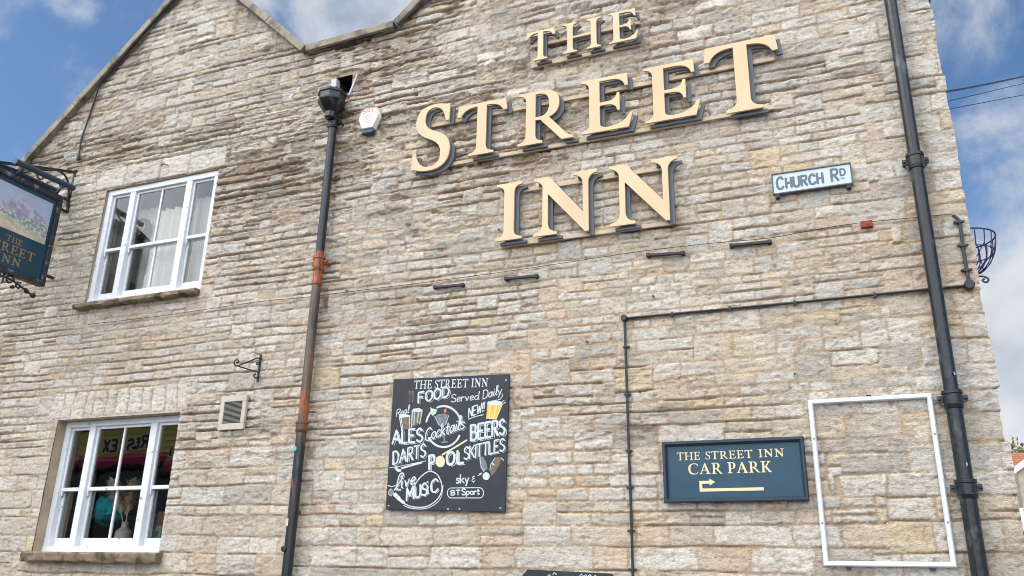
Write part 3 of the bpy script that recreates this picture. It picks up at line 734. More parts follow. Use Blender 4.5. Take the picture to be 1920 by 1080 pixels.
# ------------------------------------------------------------------ letter shapes (serif capitals, cap height 1)
GL = {
 'I': (.45, 'M 0 0 L .45 0 L .45 .045 Q .315 .05 .312 .17 L .312 .83 Q .315 .95 .45 .955 L .45 1 L 0 1 L 0 .955 Q .135 .95 .138 .83 L .138 .17 Q .135 .05 0 .045'),
 'T': (.92, 'M .23 0 L .69 0 L .69 .045 Q .55 .05 .547 .17 L .547 .935 Q .80 .94 .855 .78 L .93 .78 L .905 1 L .015 1 L -.01 .78 L .065 .78 Q .12 .94 .373 .935 L .373 .17 Q .37 .05 .23 .045'),
 'E': (.835, 'M 0 0 L .765 0 L .835 .26 L .785 .26 Q .70 .065 .44 .065 Q .308 .065 .305 .15 L .305 .475 L .42 .475 Q .58 .47 .585 .34 L .63 .34 L .63 .67 L .585 .67 Q .58 .54 .42 .535 L .305 .535 L .305 .935 L .47 .935 Q .69 .935 .72 .77 L .77 .77 L .76 1 L 0 1 L 0 .955 Q .128 .95 .13 .83 L .13 .17 Q .128 .05 0 .045'),
 'H': (1.14, 'M 0 0 L .43 0 L .43 .045 Q .303 .05 .3 .17 L .3 .47 L .84 .47 L .84 .17 Q .837 .05 .71 .045 L .71 0 L 1.14 0 L 1.14 .045 Q 1.013 .05 1.01 .17 L 1.01 .83 Q 1.013 .95 1.14 .955 L 1.14 1 L .71 1 L .71 .955 Q .837 .95 .84 .83 L .84 .53 L .3 .53 L .3 .83 Q .303 .95 .43 .955 L .43 1 L 0 1 L 0 .955 Q .127 .95 .13 .83 L .13 .17 Q .127 .05 0 .045'),
 'N': (1.05, 'M 0 0 L .39 0 L .39 .045 Q .243 .06 .24 .2 L .24 .70 L .845 -.02 L .905 -.02 L .905 .80 Q .91 .94 1.05 .955 L 1.05 1 L .66 1 L .66 .955 Q .81 .94 .815 .80 L .815 .32 L .26 1 L 0 1 L 0 .955 Q .13 .93 .15 .83 L .15 .2 Q .147 .06 0 .045'),
 'R': (.98, 'M 0 0 L .44 0 L .44 .045 Q .318 .05 .315 .17 L .315 .44 L .40 .44 L .78 0 L .98 0 L .98 .045 Q .90 .05 .83 .14 L .56 .465 Q .74 .52 .74 .73 Q .74 1 .40 1 L 0 1 L 0 .955 Q .137 .95 .14 .83 L .14 .17 Q .137 .05 0 .045 M .315 .50 L .315 .94 L .38 .94 Q .56 .94 .56 .72 Q .56 .50 .38 .50'),
 'P': (.74, 'M 0 0 L .44 0 L .44 .045 Q .318 .05 .315 .17 L .315 .40 L .40 .40 Q .74 .41 .74 .71 Q .74 1 .40 1 L 0 1 L 0 .955 Q .137 .95 .14 .83 L .14 .17 Q .137 .05 0 .045 M .315 .46 L .315 .94 L .38 .94 Q .56 .94 .56 .71 Q .56 .46 .38 .46'),
 'A': (1., 'M 0 0 L .32 0 L .32 .045 Q .2 .05 .24 .17 L .30 .33 L .62 .33 L .68 .17 Q .72 .05 .6 .045 L .6 0 L 1 0 L 1 .045 Q .93 .05 .88 .17 L .56 1 L .48 1 L .15 .17 Q .1 .05 0 .045 M .325 .39 L .455 .74 L .59 .39'),
 'K': (.97, 'M 0 0 L .44 0 L .44 .045 Q .318 .05 .315 .17 L .315 .46 L .36 .46 L .72 0 L .97 0 L .97 .045 Q .88 .06 .82 .14 L .52 .53 L .73 .85 Q .8 .95 .9 .955 L .9 1 L .55 1 L .55 .955 Q .66 .94 .61 .85 L .38 .53 L .315 .53 L .315 .83 Q .318 .95 .44 .955 L .44 1 L 0 1 L 0 .955 Q .137 .95 .14 .83 L .14 .17 Q .137 .05 0 .045'),
 'S': (.57, 'M .49 .72 L .54 .72 L .545 .985 L .50 .975 Q .40 1.01 .31 1.01 Q .04 1.0 .035 .75 Q .04 .58 .22 .49 L .30 .445 Q .43 .37 .43 .23 Q .43 .045 .27 .045 Q .10 .045 .06 .28 L .01 .28 L 0 .025 L .04 .035 Q .14 -.01 .26 -.01 Q .565 -.01 .57 .28 Q .57 .46 .40 .55 L .29 .605 Q .175 .67 .175 .79 Q .175 .955 .31 .955 Q .45 .955 .49 .72'),
 'C': (.9, 'M .84 .74 L .88 .74 L .87 .96 L .84 .95 Q .7 1.01 .52 1.01 Q 0 1.0 0 .5 Q 0 -.01 .52 -.01 Q .74 -.01 .9 .14 L .87 .19 Q .74 .06 .56 .06 Q .19 .08 .19 .5 Q .19 .94 .52 .945 Q .80 .94 .84 .74'),
}
def glyph(ch, q=9):
    w, path = GL[ch]; t = path.split(); loops = []; i = 0
    while i < len(t):
        c_ = t[i]
        if c_ == 'M': loops.append([(float(t[i + 1]), float(t[i + 2]))]); i += 3
        elif c_ == 'L': loops[-1].append((float(t[i + 1]), float(t[i + 2]))); i += 3
        else:
            p0 = loops[-1][-1]; p1 = (float(t[i + 1]), float(t[i + 2])); p2 = (float(t[i + 3]), float(t[i + 4])); i += 5
            for k in range(1, q + 1):
                s = k / q; loops[-1].append(tuple((1 - s) ** 2 * a + 2 * s * (1 - s) * b + s * s * c2 for a, b, c2 in zip(p0, p1, p2)))
    for l in loops:
        if math.dist(l[0], l[-1]) < 1e-6: l.pop()
    return w, loops
def serif_text(b, text, fn, h, width=None, gap=.14, space=.42, depth=.001, thin=False):
    """a line of serif capitals; fn(u, v, w): local metres to 3D; width fixes the total length"""
    tot = sum((GL[c][0] + gap) if c != ' ' else space for c in text) - gap
    sx = (width / tot) if width else h; u = 0
    for c in text:
        if c == ' ': u += space * sx; continue
        w, loops = glyph(c, 5)
        b.prism([[(u + x * sx, y * h) for x, y in l] for l in loops], fn, depth); u += (w + gap) * sx

# three lines of built-up letters on rails
def word_sign(name, letters, label, rails):
    z0 = min(l[3] for l in letters)
    root = thing(name, ((letters[0][1] + letters[-1][2]) / 2, 0, z0), label, 'sign', 'raised gold words on the stone gable')
    for ch, xa, xb, za, zb in letters:
        w, loops = glyph(ch)
        xmin = min(p[0] for p in loops[0]); xmax = max(p[0] for p in loops[0])
        sx = (xb - xa) / (xmax - xmin); sz = (zb - za); h = sz
        L2 = [[(xa + (x - xmin) * sx, za + y * h) for x, y in l] for l in loops]
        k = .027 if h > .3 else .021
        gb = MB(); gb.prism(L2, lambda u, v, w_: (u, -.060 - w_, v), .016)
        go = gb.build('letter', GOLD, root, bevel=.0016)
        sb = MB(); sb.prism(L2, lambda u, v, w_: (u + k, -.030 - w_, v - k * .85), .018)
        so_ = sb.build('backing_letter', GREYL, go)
        st = MB()
        for fx_ in (.3, .7):
            xx = xa + (xb - xa) * fx_ * .75
            st.tube([(xx, -.03, za + h * .03), (xx, -.061, za + h * .03)], .005, 6)
    rb = MB()
    for xa, xb, z in rails: rb.box(xa, xb, -.028, -.010, z - .014, z + .014)
    rb.build('rail', RAIL, root, bevel=.002)
    return root
word_sign('raised_letters', [('T', -1.953, -1.725, 5.231, 5.484), ('H', -1.664, -1.377, 5.234, 5.487), ('E', -1.318, -1.104, 5.234, 5.490)],
          'small raised gold word THE, topmost of the three lines', [(-1.93, -1.10, 5.222), (-1.93, -1.10, 5.40)])
word_sign('raised_letters', [('S', -2.862, -2.546, 4.482, 5.030), ('T', -2.495, -2.092, 4.535, 4.966), ('R', -2.004, -1.590, 4.540, 4.966), ('E', -1.528, -1.162, 4.543, 4.969), ('E', -1.079, -.705, 4.541, 4.972), ('T', -.668, -.190, 4.508, 5.031)],
          'large raised gold word STREET with taller first and last letters', [(-2.62, -.25, 4.525), (-2.80, -.22, 4.885)])
word_sign('raised_letters', [('I', -2.157, -1.962, 3.829, 4.263), ('N', -1.877, -1.421, 3.826, 4.262), ('N', -1.336, -.879, 3.823, 4.262)],
          'raised gold word INN below the longer word', [(-2.13, -.92, 3.815), (-2.13, -.92, 4.215)])

# ------------------------------------------------------------------ strokes for painted and chalked letters
SF = {
 'A': '0,0 .38,1 .76,0|.13,.34 .63,.34', 'B': '0,0 0,1|~0,1 .45,.97 .52,.76 .4,.55 0,.53|~0,.53 .5,.5 .62,.26 .46,.03 0,0', 'C': '~.62,.80 .42,1 .12,.85 .02,.48 .12,.12 .40,0 .64,.18',
 'D': '0,0 0,1|~0,1 .45,.93 .64,.5 .45,.07 0,0', 'E': '.55,1 0,1 0,0 .56,0|0,.52 .45,.52', 'F': '.56,1 0,1 0,0|0,.52 .44,.52', 'H': '0,0 0,1|.56,0 .56,1|0,.5 .56,.5', 'I': '.02,0 .02,1',
 'K': '0,0 0,1|.56,1 0,.42|.17,.56 .60,0', 'L': '0,1 0,0 .5,0', 'M': '0,0 .06,1 .38,.3 .7,1 .78,0', 'N': '0,0 0,1 .58,0 .58,1', 'O': '~.33,1 .06,.82 0,.5 .07,.16 .33,0 .59,.18 .66,.5 .6,.84 .33,1',
 'P': '0,0 0,1|~0,1 .5,.97 .57,.74 .46,.5 0,.46', 'R': '0,0 0,1|~0,1 .48,.97 .55,.76 .44,.54 0,.5|.25,.5 .58,0', 'S': '~.54,.84 .32,1 .06,.86 .07,.63 .32,.5 .54,.35 .53,.13 .29,0 .02,.14',
 'T': '0,1 .62,1|.31,1 .31,0', 'U': '~0,1 0,.35 .1,.05 .3,0 .5,.05 .6,.35 .6,1', 'W': '0,1 .18,0 .38,.75 .58,0 .76,1', 'X': '0,0 .6,1|0,1 .6,0', '!': '.10,1 .05,.32|.03,.05 .035,.09',
 'a': '~.46,.5 .22,.56 .02,.28 .12,.02 .34,.08 .46,.45|~.47,.55 .46,.15 .56,.02', 'c': '~.42,.48 .23,.57 .02,.3 .14,.02 .46,.12', 'd': '~.46,.45 .22,.56 .02,.28 .14,.02 .36,.1 .46,.4|~.52,1.05 .47,.2 .57,.02',
 'e': '~.04,.28 .40,.34 .36,.54 .18,.55 .02,.3 .12,.03 .43,.1', 'i': '~.05,.55 .04,.12 .16,.02|.06,.76 .065,.80', 'k': '0,1 0,0|.4,.55 .02,.25|.12,.32 .45,0', 'l': '~0,.1 .2,.6 .26,1.05 .12,1.12 .07,.7 .1,.1 .26,.02',
 'o': '~.24,.56 .04,.46 .02,.2 .22,0 .44,.18 .43,.44 .24,.56', 'p': '0,.55 0,-.35|~0,.45 .24,.57 .46,.3 .26,.02 0,.1', 'r': '0,.55 0,0|~0,.35 .13,.53 .33,.52', 's': '~.38,.47 .2,.57 .04,.44 .2,.3 .38,.16 .2,0 .0,.08',
 't': '~.15,.88 .13,.15 .22,.02 .36,.06|0,.57 .36,.57', 'v': '0,.55 .2,0 .42,.55', 'y': '0,.55 .2,.02|.44,.55 .1,-.35', 'u': '~0,.55 .02,.12 .2,0 .4,.2 .44,.55', '&': '~.42,.92 .2,.98 .1,.8 .34,.62|~.34,.62 .05,.45 .06,.18 .28,.08 .44,.2|.27,1.12 .27,1.04|.24,.06 .22,-.1',
}
def strokes(text, gap=.2, space=.35):
    u = 0; out = []
    for c in text:
        if c == ' ': u += space; continue
        w = 0
        for s in SF[c].split('|'):
            sm = s.startswith('~'); p = [tuple(map(float, q.split(','))) for q in s.lstrip('~').split()]
            w = max(w, max(a for a, _ in p))
            if sm: out.append([(v.x + u, v.y) for v in smooth_pts([(a, b_, 0) for a, b_ in p], 6)])
            else: out += [[(p[i][0] + u, p[i][1]), (p[i + 1][0] + u, p[i + 1][1])] for i in range(len(p) - 1)]
        u += w + gap
    return out, u - gap

# chalk board: strokes are given in board pixels and laid on the board's face
BY = -.026
def bp(u, v, lift=0.): return at(700 + u / 3.857, 690 + v / 3.857, BY - .0008 - lift)
board = thing('chalkboard', at(835, 958), 'black chalkboard menu with white chalk lettering, right of the rusty pipe', 'chalkboard')
def board_fix(p): return p
b = MB(); c4 = [at(738, 711, BY), at(955, 701, BY), at(947, 960, BY), at(723, 955, BY)]
vs_ = [tuple(p) for p in c4] + [(p.x, p.y + .014, p.z) for p in c4]
b.add(vs_, [(0, 1, 2, 3), (7, 6, 5, 4), (0, 4, 5, 1), (1, 5, 6, 2), (2, 6, 7, 3), (3, 7, 4, 0)]); b.build('panel', CHALKB, board, bevel=.002)
b = MB()
for p in c4: b.box(p.x * .97 - .08 + .0, p.x * .97 - .04, BY + .0145, -.001, p.z - .02, p.z + .02) if False else None
for q in ((860, 730), (790, 940), (900, 940), (770, 730)):
    b.mark(); p = at(*q); b.box(p.x - .03, p.x + .03, BY + .0145, .0, p.z - .03, p.z + .03)
b.build('batten', mat('batten wood', lin((90, 76, 60)), .9), board)
NRM = Vector((0, -1, 0)); PXM = (c4[1] - c4[0]).length / 832.
LIFT = [0]
def lay(b, pts, w, taper=False):
    LIFT[0] = (LIFT[0] + 1) % 12
    b.ridge([bp(x, y, LIFT[0] * .00006) for x, y in pts], [w * PXM * (1 if not taper else .5 + .5 * math.sin(3.1 * (i + .3) / len(pts))) for i in range(len(pts))] if taper else w * PXM, NRM, .0005)
def chalk_word(b, text, p0, p1, h, w, gap=.2, lean=0., shadow=0., lit=None):
    b.mark(); w *= .80
    st, tot = strokes(text, gap); x0, y0 = p0; x1, y1 = p1; ux, uy = (x1 - x0) / tot, (y1 - y0) / tot
    for s in st:
        pts = [(x0 + a * ux + lean * c_ * h, y0 + a * uy - c_ * h) for a, c_ in s]
        if len(pts) == 2:
            pts = [(pts[0][0] + (pts[1][0] - pts[0][0]) * k / 3, pts[0][1] + (pts[1][1] - pts[0][1]) * k / 3) for k in range(4)]
        lay(b, pts, w)
        if shadow: lay(b, [(x + shadow, y + shadow * .8) for x, y in pts], max(2.2, w * .24))
ch = MB()
def bs(u0, v0, u1, v1, h):
    """serif line on the board"""
    a = bp(u0, v0); e = bp(u1, v1); d = (e - a); ln = d.length; d.normalize(); up_ = Vector((0, -1, 0)).cross(d) * -1
    if up_.z < 0: up_ = -up_
    return (lambda u, v, w: a + d * u + up_ * v + NRM * w), ln, h * PXM
fn_, ln_, hh_ = bs(292, 152, 828, 136, 56); serif_text(ch, 'THE STREET INN', fn_, hh_, ln_, .12, .40, .0008)
chalk_word(ch, 'FOOD', (325, 253), (545, 206), 74, 15, .2, .02, 12)
chalk_word(ch, 'Served', (562, 248), (765, 228), 56, 7.5, .14, .08)
chalk_word(ch, 'Daily', (792, 224), (925, 188), 62, 7.5, .10, .1)
ch.mark(); lay(ch, [(930, 185), (935, 205), (915, 228), (880, 236)], 5)
chalk_word(ch, 'Real', (166, 352), (258, 322), 50, 6.5, .1, .12)
chalk_word(ch, 'ALES', (138, 548), (352, 532), 95, 17, .2, .02, 14)
chalk_word(ch, 'Cocktails', (372, 532), (655, 438), 92, 10, .09, .12, 10)
chalk_word(ch, 'NEW!!', (688, 356), (802, 312), 66, 9.5, .16, .06, 0)
ch.mark(); lay(ch, [(688, 370), (735, 352), (795, 338)], 6)
chalk_word(ch, 'BEERS', (705, 524), (948, 478), 108, 18, .2, .0, 15)
chalk_word(ch, 'DARTS', (142, 698), (374, 640), 92, 14, .18, .02, 12)
chalk_word(ch, 'P', (405, 735), (440, 730), 100, 20, .2, 0, 14)
chalk_word(ch, 'OL', (532, 702), (650, 686), 92, 20, .28, 0, 14)
chalk_word(ch, 'SKITTLES', (655, 664), (945, 598), 90, 12, .14, .04, 11)
chalk_word(ch, 'l', (150, 893), (195, 880), 108, 11, .1, .2, 9); chalk_word(ch, 'ive', (200, 872), (300, 838), 92, 11, .16, .1, 8)
chalk_word(ch, 'MUS', (240, 958), (385, 916), 86, 15, .16, .0, 10); chalk_word(ch, 'i', (388, 912), (398, 908), 110, 15, .1, 0, 8); chalk_word(ch, 'C', (415, 904), (468, 892), 92, 15, .1, .0, 10)
chalk_word(ch, 'sky', (600, 834), (690, 828), 62, 10, .12); chalk_word(ch, '&', (712, 826), (735, 824), 40, 6, .1)
chalk_word(ch, 'BT', (562, 920), (626, 917), 34, 9, .2); chalk_word(ch, 'Sport', (640, 918), (768, 914), 44, 9, .14)
rr = [(560, 868), (770, 866)] + [(770 + 27 * math.sin(a), 903 - 37 * math.cos(a)) for a in [k * math.pi / 8 for k in range(1, 8)]] + [(770, 940), (562, 940)] + [(562 - 27 * math.sin(a), 904 + 36 * math.cos(a)) for a in [k * math.pi / 8 for k in range(1, 8)]] + [(560, 868)]
ch.mark(); lay(ch, rr, 5); ch.mark()
# cable of the microphone, round the word
import itertools
cab = [(v.x, v.y) for v in smooth_pts([(262, 905, 0), (305, 838, 0), (345, 785, 0), (405, 748, 0), (465, 775, 0), (497, 860, 0), (470, 940, 0), (390, 1000, 0), (290, 1005, 0), (215, 975, 0), (150, 925, 0)], 7)]
cab2 = [(v.x, v.y) for v in smooth_pts([(505, 850, 0), (482, 950, 0), (395, 1012, 0), (290, 1018, 0), (220, 995, 0)], 7)]
lay(ch, cab, 7); lay(ch, cab2, 5); lay(ch, [(105, 850), (135, 858), (160, 850)], 6)
lay(ch, [(150, 912), (180, 945), (222, 976)], [18 * 1, 18, 18][0]); lay(ch, [(160, 905), (195, 940)], 8)
ch.mark()
for k in range(4): lay(ch, [(205 + 10 * math.cos(k * .785), 788 + 10 * math.sin(k * .785)), (205 - 10 * math.cos(k * .785), 788 - 10 * math.sin(k * .785))], 3)
ch.mark()
# ring round the cocktail, cue, dart
for a0, a1 in ((-2.9, -2.2), (-1.95, -.15), (.45, 2.55)):
    ch.mark(); n_ = 18; lay(ch, [(508 + 128 * math.cos(a0 + (a1 - a0) * k / n_), 424 + 148 * math.sin(a0 + (a1 - a0) * k / n_)) for k in range(n_ + 1)], 13)
ch.mark(); lay(ch, [(115, 722), (185, 712), (380, 672)], 4); lay(ch, [(205, 725), (290, 700), (350, 684)], 12); lay(ch, [(160, 718), (178, 740), (196, 742)], 18)
ch.mark(); lay(ch, [(758, 778), (785, 764)], 5); lay(ch, [(765, 768), (783, 758)], 4); ch.mark(); lay(ch, [(925, 650), (942, 668)], 5)
for q in ((940, 238), (950, 250)): ch.mark(); lay(ch, [(q[0] - 8, q[1] + 8), (q[0] + 6, q[1] - 4)], 5)
for q in ((960, 88), (540, 1020), (622, 1020), (918, 1012), (110, 996)): ch.mark(); lay(ch, [(q[0] - 4, q[1]), (q[0] + 4, q[1])], 7)
ch.build('chalk_lettering', CHALK, board)
# chalk drawings in colour
dr = MB(); DM = [CHALK, CHALKD, mat('amber chalk', lin((232, 186, 70)), .9, var=.2, vscale=50), mat('cream chalk', lin((228, 208, 170)), .9, var=.12, vscale=40), mat('lime chalk', lin((176, 216, 168)), .9), mat('pink chalk', lin((216, 120, 124)), .9), mat('ale brown chalk', lin((122, 108, 92)), .9, var=.3, vscale=60)]
def patch(poly, mi, lift=.0002):
    dr.mi = mi; dr.prism([poly], lambda u, v, w: bp(u, v, w - .0003), .0003 + lift)
def ell(cx, cy, rx, ry, n=20): return [(cx + rx * math.cos(k * 6.2832 / n), cy + ry * math.sin(k * 6.2832 / n)) for k in range(n)]
patch([(186, 348), (262, 340), (262, 438), (204, 446)], 6); patch([(282, 300), (352, 304), (335, 402), (278, 428)], 6)
patch([(186, 352), (190, 338), (225, 332), (262, 340), (262, 352), (188, 362)], 0, .0004); patch([(282, 308), (290, 294), (330, 290), (356, 302), (350, 316), (282, 318)], 0, .0004)
dr.mi = 0
for a in ([(188, 350), (205, 448)], [(264, 345), (262, 440)], [(281, 305), (276, 428)], [(354, 308), (335, 405)], [(200, 365), (212, 435)], [(298, 320), (293, 410)], [(326, 325), (318, 395)]): lay(dr, a, 6)
dr.mark(); patch([(826, 258), (932, 262), (888, 368), (816, 362)], 2); patch([(822, 262), (828, 242), (870, 234), (928, 244), (936, 262), (880, 272)], 0, .0004)
dr.mi = 3
for a in ([(848, 270), (838, 360)], [(890, 272), (870, 362)]): lay(dr, a, 9)
dr.mi = 0; lay(dr, [(934, 262), (890, 368)], 4); lay(dr, [(816, 364), (890, 370)], 4)
dr.mark(); patch([(444, 350), (470, 334), (520, 328), (546, 344), (522, 410), (500, 432), (470, 405)], 1); patch([(465, 352), (500, 340), (525, 342), (490, 360)], 6, .0004)
dr.mi = 1; lay(dr, [(502, 430), (512, 500), (515, 535)], 10); lay(dr, [(495, 538), (535, 534)], 10)
dr.mi = 0; lay(dr, [(444, 350), (470, 405), (500, 432)], 4); lay(dr, [(546, 344), (522, 412)], 4)
dr.mark(); patch([(412, 282), (424, 292), (462, 302), (450, 332), (428, 346), (416, 330)], 4); dr.mark(); dr.mi = 5; lay(dr, [(528, 290), (514, 345)], 4); patch(ell(519, 310, 10, 12), 5, .0005)
dr.mark(); patch(ell(484, 676, 34, 42), 3); dr.mi = 3; lay(dr, [(498, 628), (580, 580), (676, 522)], 11)
dr.mark(); patch([(768, 645), (795, 640), (818, 690), (826, 728), (800, 752), (778, 720), (768, 680)], 1); dr.mark(); patch([(884, 645), (926, 645), (918, 690), (885, 745), (856, 780), (842, 740), (850, 690)], 6)
dr.mi = 0; lay(dr, [(770, 650), (780, 720), (800, 750)], 4); lay(dr, [(880, 650), (850, 695), (842, 738)], 4); lay(dr, [(860, 690), (872, 700)], 8); patch(ell(816, 782, 26, 28), 0, .0006)
dr.mark(); patch(ell(128, 900, 20, 26), 1, .0004); dr.mi = 0; lay(dr, [(128, 872), (112, 890), (110, 912), (130, 926)], 4)
dr.mi = 6
dr.mark()
for x in (262, 284): lay(dr, [(x, 165), (x + 4, 200), (x, 245)], 8); lay(dr, [(x - 6, 168), (x - 4, 190)], 3); lay(dr, [(x + 8, 168), (x + 8, 190)], 3)
dr.build('chalk_drawing', DM, board)

# low blackboard whose top edge shows at the bottom of the photograph
lowb = thing('blackboard', (-1.64, 0, .8), 'dark blackboard with clipped top corners low on the wall beside the thin conduit', 'chalkboard')
pts = [(-1.965, .80), (-1.36, .80), (-1.36, 1.640), (-1.385, 1.668), (-1.905, 1.684), (-1.958, 1.628)]
b = MB(); b.prism([pts], lambda u, v, w: (u, -.012 - w, v), .016); b.build('panel', CHALKB, lowb, bevel=.002)
b = MB()
for q in ((1040, 1074), (1090, 1077), (1098, 1078), (1106, 1078), (1116, 1079), (1030, 1078)):
    b.mark(); p = at(*q, -.0285); b.ridge([p + Vector((-.012, 0, -.010)), p + Vector((0, 0, .002)), p + Vector((.012, 0, -.010))], .005, NRM, .0005)
b.build('chalk_marks', CHALK, lowb)

# ------------------------------------------------------------------ car park sign
cp = thing('car_park_sign', at(1378, 942), 'framed dark blue sign reading THE STREET INN CAR PARK with a bent arrow', 'sign')
X0, X1, Z0, Z1 = -1.058, -.262, 2.060, 2.410
b = MB(); b.box(X0 + .02, X1 - .02, -.030, -.016, Z0 + .02, Z1 - .02); b.build('panel', SIGNBLUE, cp)
b = MB(); w = .026
for a, e in (((X0, Z0), (X1, Z0)), ((X0, Z1), (X1, Z1)), ((X0, Z0), (X0, Z1)), ((X1, Z0), (X1, Z1))):
    hor = a[1] == e[1]; sgn = 1 if (a[1] == Z0 and hor) or (a[0] == X0 and not hor) else -1
    prof_ = [(0, -.012), (0, -.044), (.006, -.052), (.016, -.052), (w, -.042), (w, -.012)]
    vs_ = []
    for end, P_ in enumerate((a, e)):
        for o, y in prof_:
            if hor: vs_.append((P_[0] + (o if end == 0 else -o), y, P_[1] + sgn * o))
            else: vs_.append((P_[0] + sgn * o, y, P_[1] + (o if end == 0 else -o)))
    n = len(prof_); b.add(vs_, [(i, (i + 1) % n, (i + 1) % n + n, i + n) for i in range(n)])
b.build('frame', FRAMEBLUE, cp, smooth=True)
b = MB()
fnl = lambda x, z: (lambda u, v, w_: (x + u, -.0302 - w_, z + v))
def sx(px): return X0 + (px - 70) / (1780 - 70) * (X1 - X0)
serif_text(b, 'THE', fnl(-.975, 2.301), .045, .135, .12, .4, .0012); serif_text(b, 'STREET', fnl(-.810, 2.301), .045, .265, .12, .4, .0012); serif_text(b, 'INN', fnl(-.512, 2.303), .045, .138, .16, .4, .0012)
serif_text(b, 'CAR', fnl(-.912, 2.218), .062, .194, .10, .4, .0012); serif_text(b, 'PARK', fnl(-.690, 2.219), .062, .245, .08, .4, .0012)
b.build('sign_lettering', CREAM, cp)
b = MB(); ar = [(0, 0), (.355, 0), (.355, .017), (.016, .017), (.016, .044), (.058, .044), (.058, .033), (.090, .052), (.058, .072), (.058, .060), (0, .060)]
b.prism([ar], lambda u, v, w_: (-.853 + u, -.0302 - w_, 2.120 + v), .0012); b.build('arrow', CREAM, cp)
b = MB()
for x in (-.95, -.40):
    b.mark(); b.box(x - .018, x + .018, -.022, -.012, Z1 - .002, Z1 + .006); b.mark(); b.box(x - .018, x + .018, -.022, -.012, Z0 - .006, Z0 + .002)
b.build('fixing_lug', mat('zinc', lin((150, 150, 148)), .4, .6), cp)

# ------------------------------------------------------------------ street name plate
sn = thing('street_name_plate', at(1522, 368), 'white street name plate reading CHURCH Rd with grey letters', 'street sign')
X0, X1, Z0, Z1 = -.300, .152, 3.915, 4.042
b = MB(); b.box(X0, X1, -.030, -.014, Z0, Z1); b.build('plate', mat('white enamel', lin((196, 205, 208)), .4, var=.06, vscale=14, second=lin((150, 150, 140)), sfac=(.68, .76), sscale=30), sn, bevel=.002)
b = MB(); t_ = .007
b.box(X0 - t_, X1 + t_, -.036, -.012, Z1 + .0005, Z1 + t_); b.box(X0 - t_, X1 + t_, -.036, -.012, Z0 - t_, Z0 - .0005); b.box(X0 - t_, X0 - .0005, -.036, -.012, Z0, Z1); b.box(X1 + .0005, X1 + t_, -.036, -.012, Z0, Z1)
b.build('border', mat('grey iron edge', lin((96, 98, 98)), .6, var=.3, vscale=30), sn)
b = MB()
def plate_word(t, x, z, wd, h, sw):
    st, tot = strokes(t, .26)
    for k, s in enumerate(st): b.ridge([(x + a * wd / tot, -.0303 - .0001 * (k % 5), z + c_ * h) for a, c_ in s], sw, NRM, .0012)
plate_word('C', -.278, 3.940, .038, .080, .0155); plate_word('HURCH', -.222, 3.942, .212, .066, .0155); plate_word('R', .042, 3.943, .036, .078, .0155); plate_word('D', .094, 3.972, .026, .044, .0115)
b.ridge([(.094, -.0305, 3.953), (.114, -.0305, 3.953)], .006, NRM, .001)
b.build('plate_lettering', mat('grey letter enamel', lin((92, 104, 116)), .5), sn)
b = MB()
for x in (X0 + .02, X1 - .02): b.mark(); b.box(x - .012, x + .012, -.034, .0, Z0 - .03, Z0 - t_ - .0005)
b.build('bracket', IRON2, sn)

# ------------------------------------------------------------------ empty poster frame
pf = thing('poster_frame', at(1660, 1066), 'empty white snap frame hung on the stone beside the thick drainpipe', 'frame')
X0, X1, Z0, Z1 = -.222, .413, 1.722, 2.616; w = .027
b = MB()
for a, e in (((X0, Z0), (X1, Z0)), ((X0, Z1), (X1, Z1)), ((X0, Z0), (X0, Z1)), ((X1, Z0), (X1, Z1))):
    hor = a[1] == e[1]; sgn = 1 if (a[1] == Z0 and hor) or (a[0] == X0 and not hor) else -1
    prof_ = [(0, -.014), (0, -.024), (.006, -.031), (w - .006, -.030), (w, -.022), (w, -.014)]
    vs_ = []
    for end, P_ in enumerate((a, e)):
        for o, y in prof_:
            if hor: vs_.append((P_[0] + (o if end == 0 else -o), y, P_[1] + sgn * o))
            else: vs_.append((P_[0] + sgn * o, y, P_[1] + (o if end == 0 else -o)))
    n = len(prof_); b.add(vs_, [(i, (i + 1) % n, (i + 1) % n + n, i + n) for i in range(n)])
b.build('frame_rail', mat('white powder coat', lin((216, 218, 222)), .35, var=.04), pf, smooth=True)
b = MB()
for x, z in ((-.10, Z0 - .010), (.30, Z0 - .009), (.1, Z1 + .004)): b.mark(); b.box(x - .012, x + .012, -.024, .0, z - .006, z + .006)
b.build('frame_clip', IRON2, pf)

b = MB()
for x in (X0 + .0135, X1 - .0135):
    for z in (Z0 + .22, Z1 - .22): b.mark(); b.lathe([(.001, 0), (.006, 0), (.005, .0025), (.001, .003)], (x, -.0300, z), 10, 'y')
b.build('screw', mat('steel screw', lin((130, 130, 130)), .35, .8), pf)
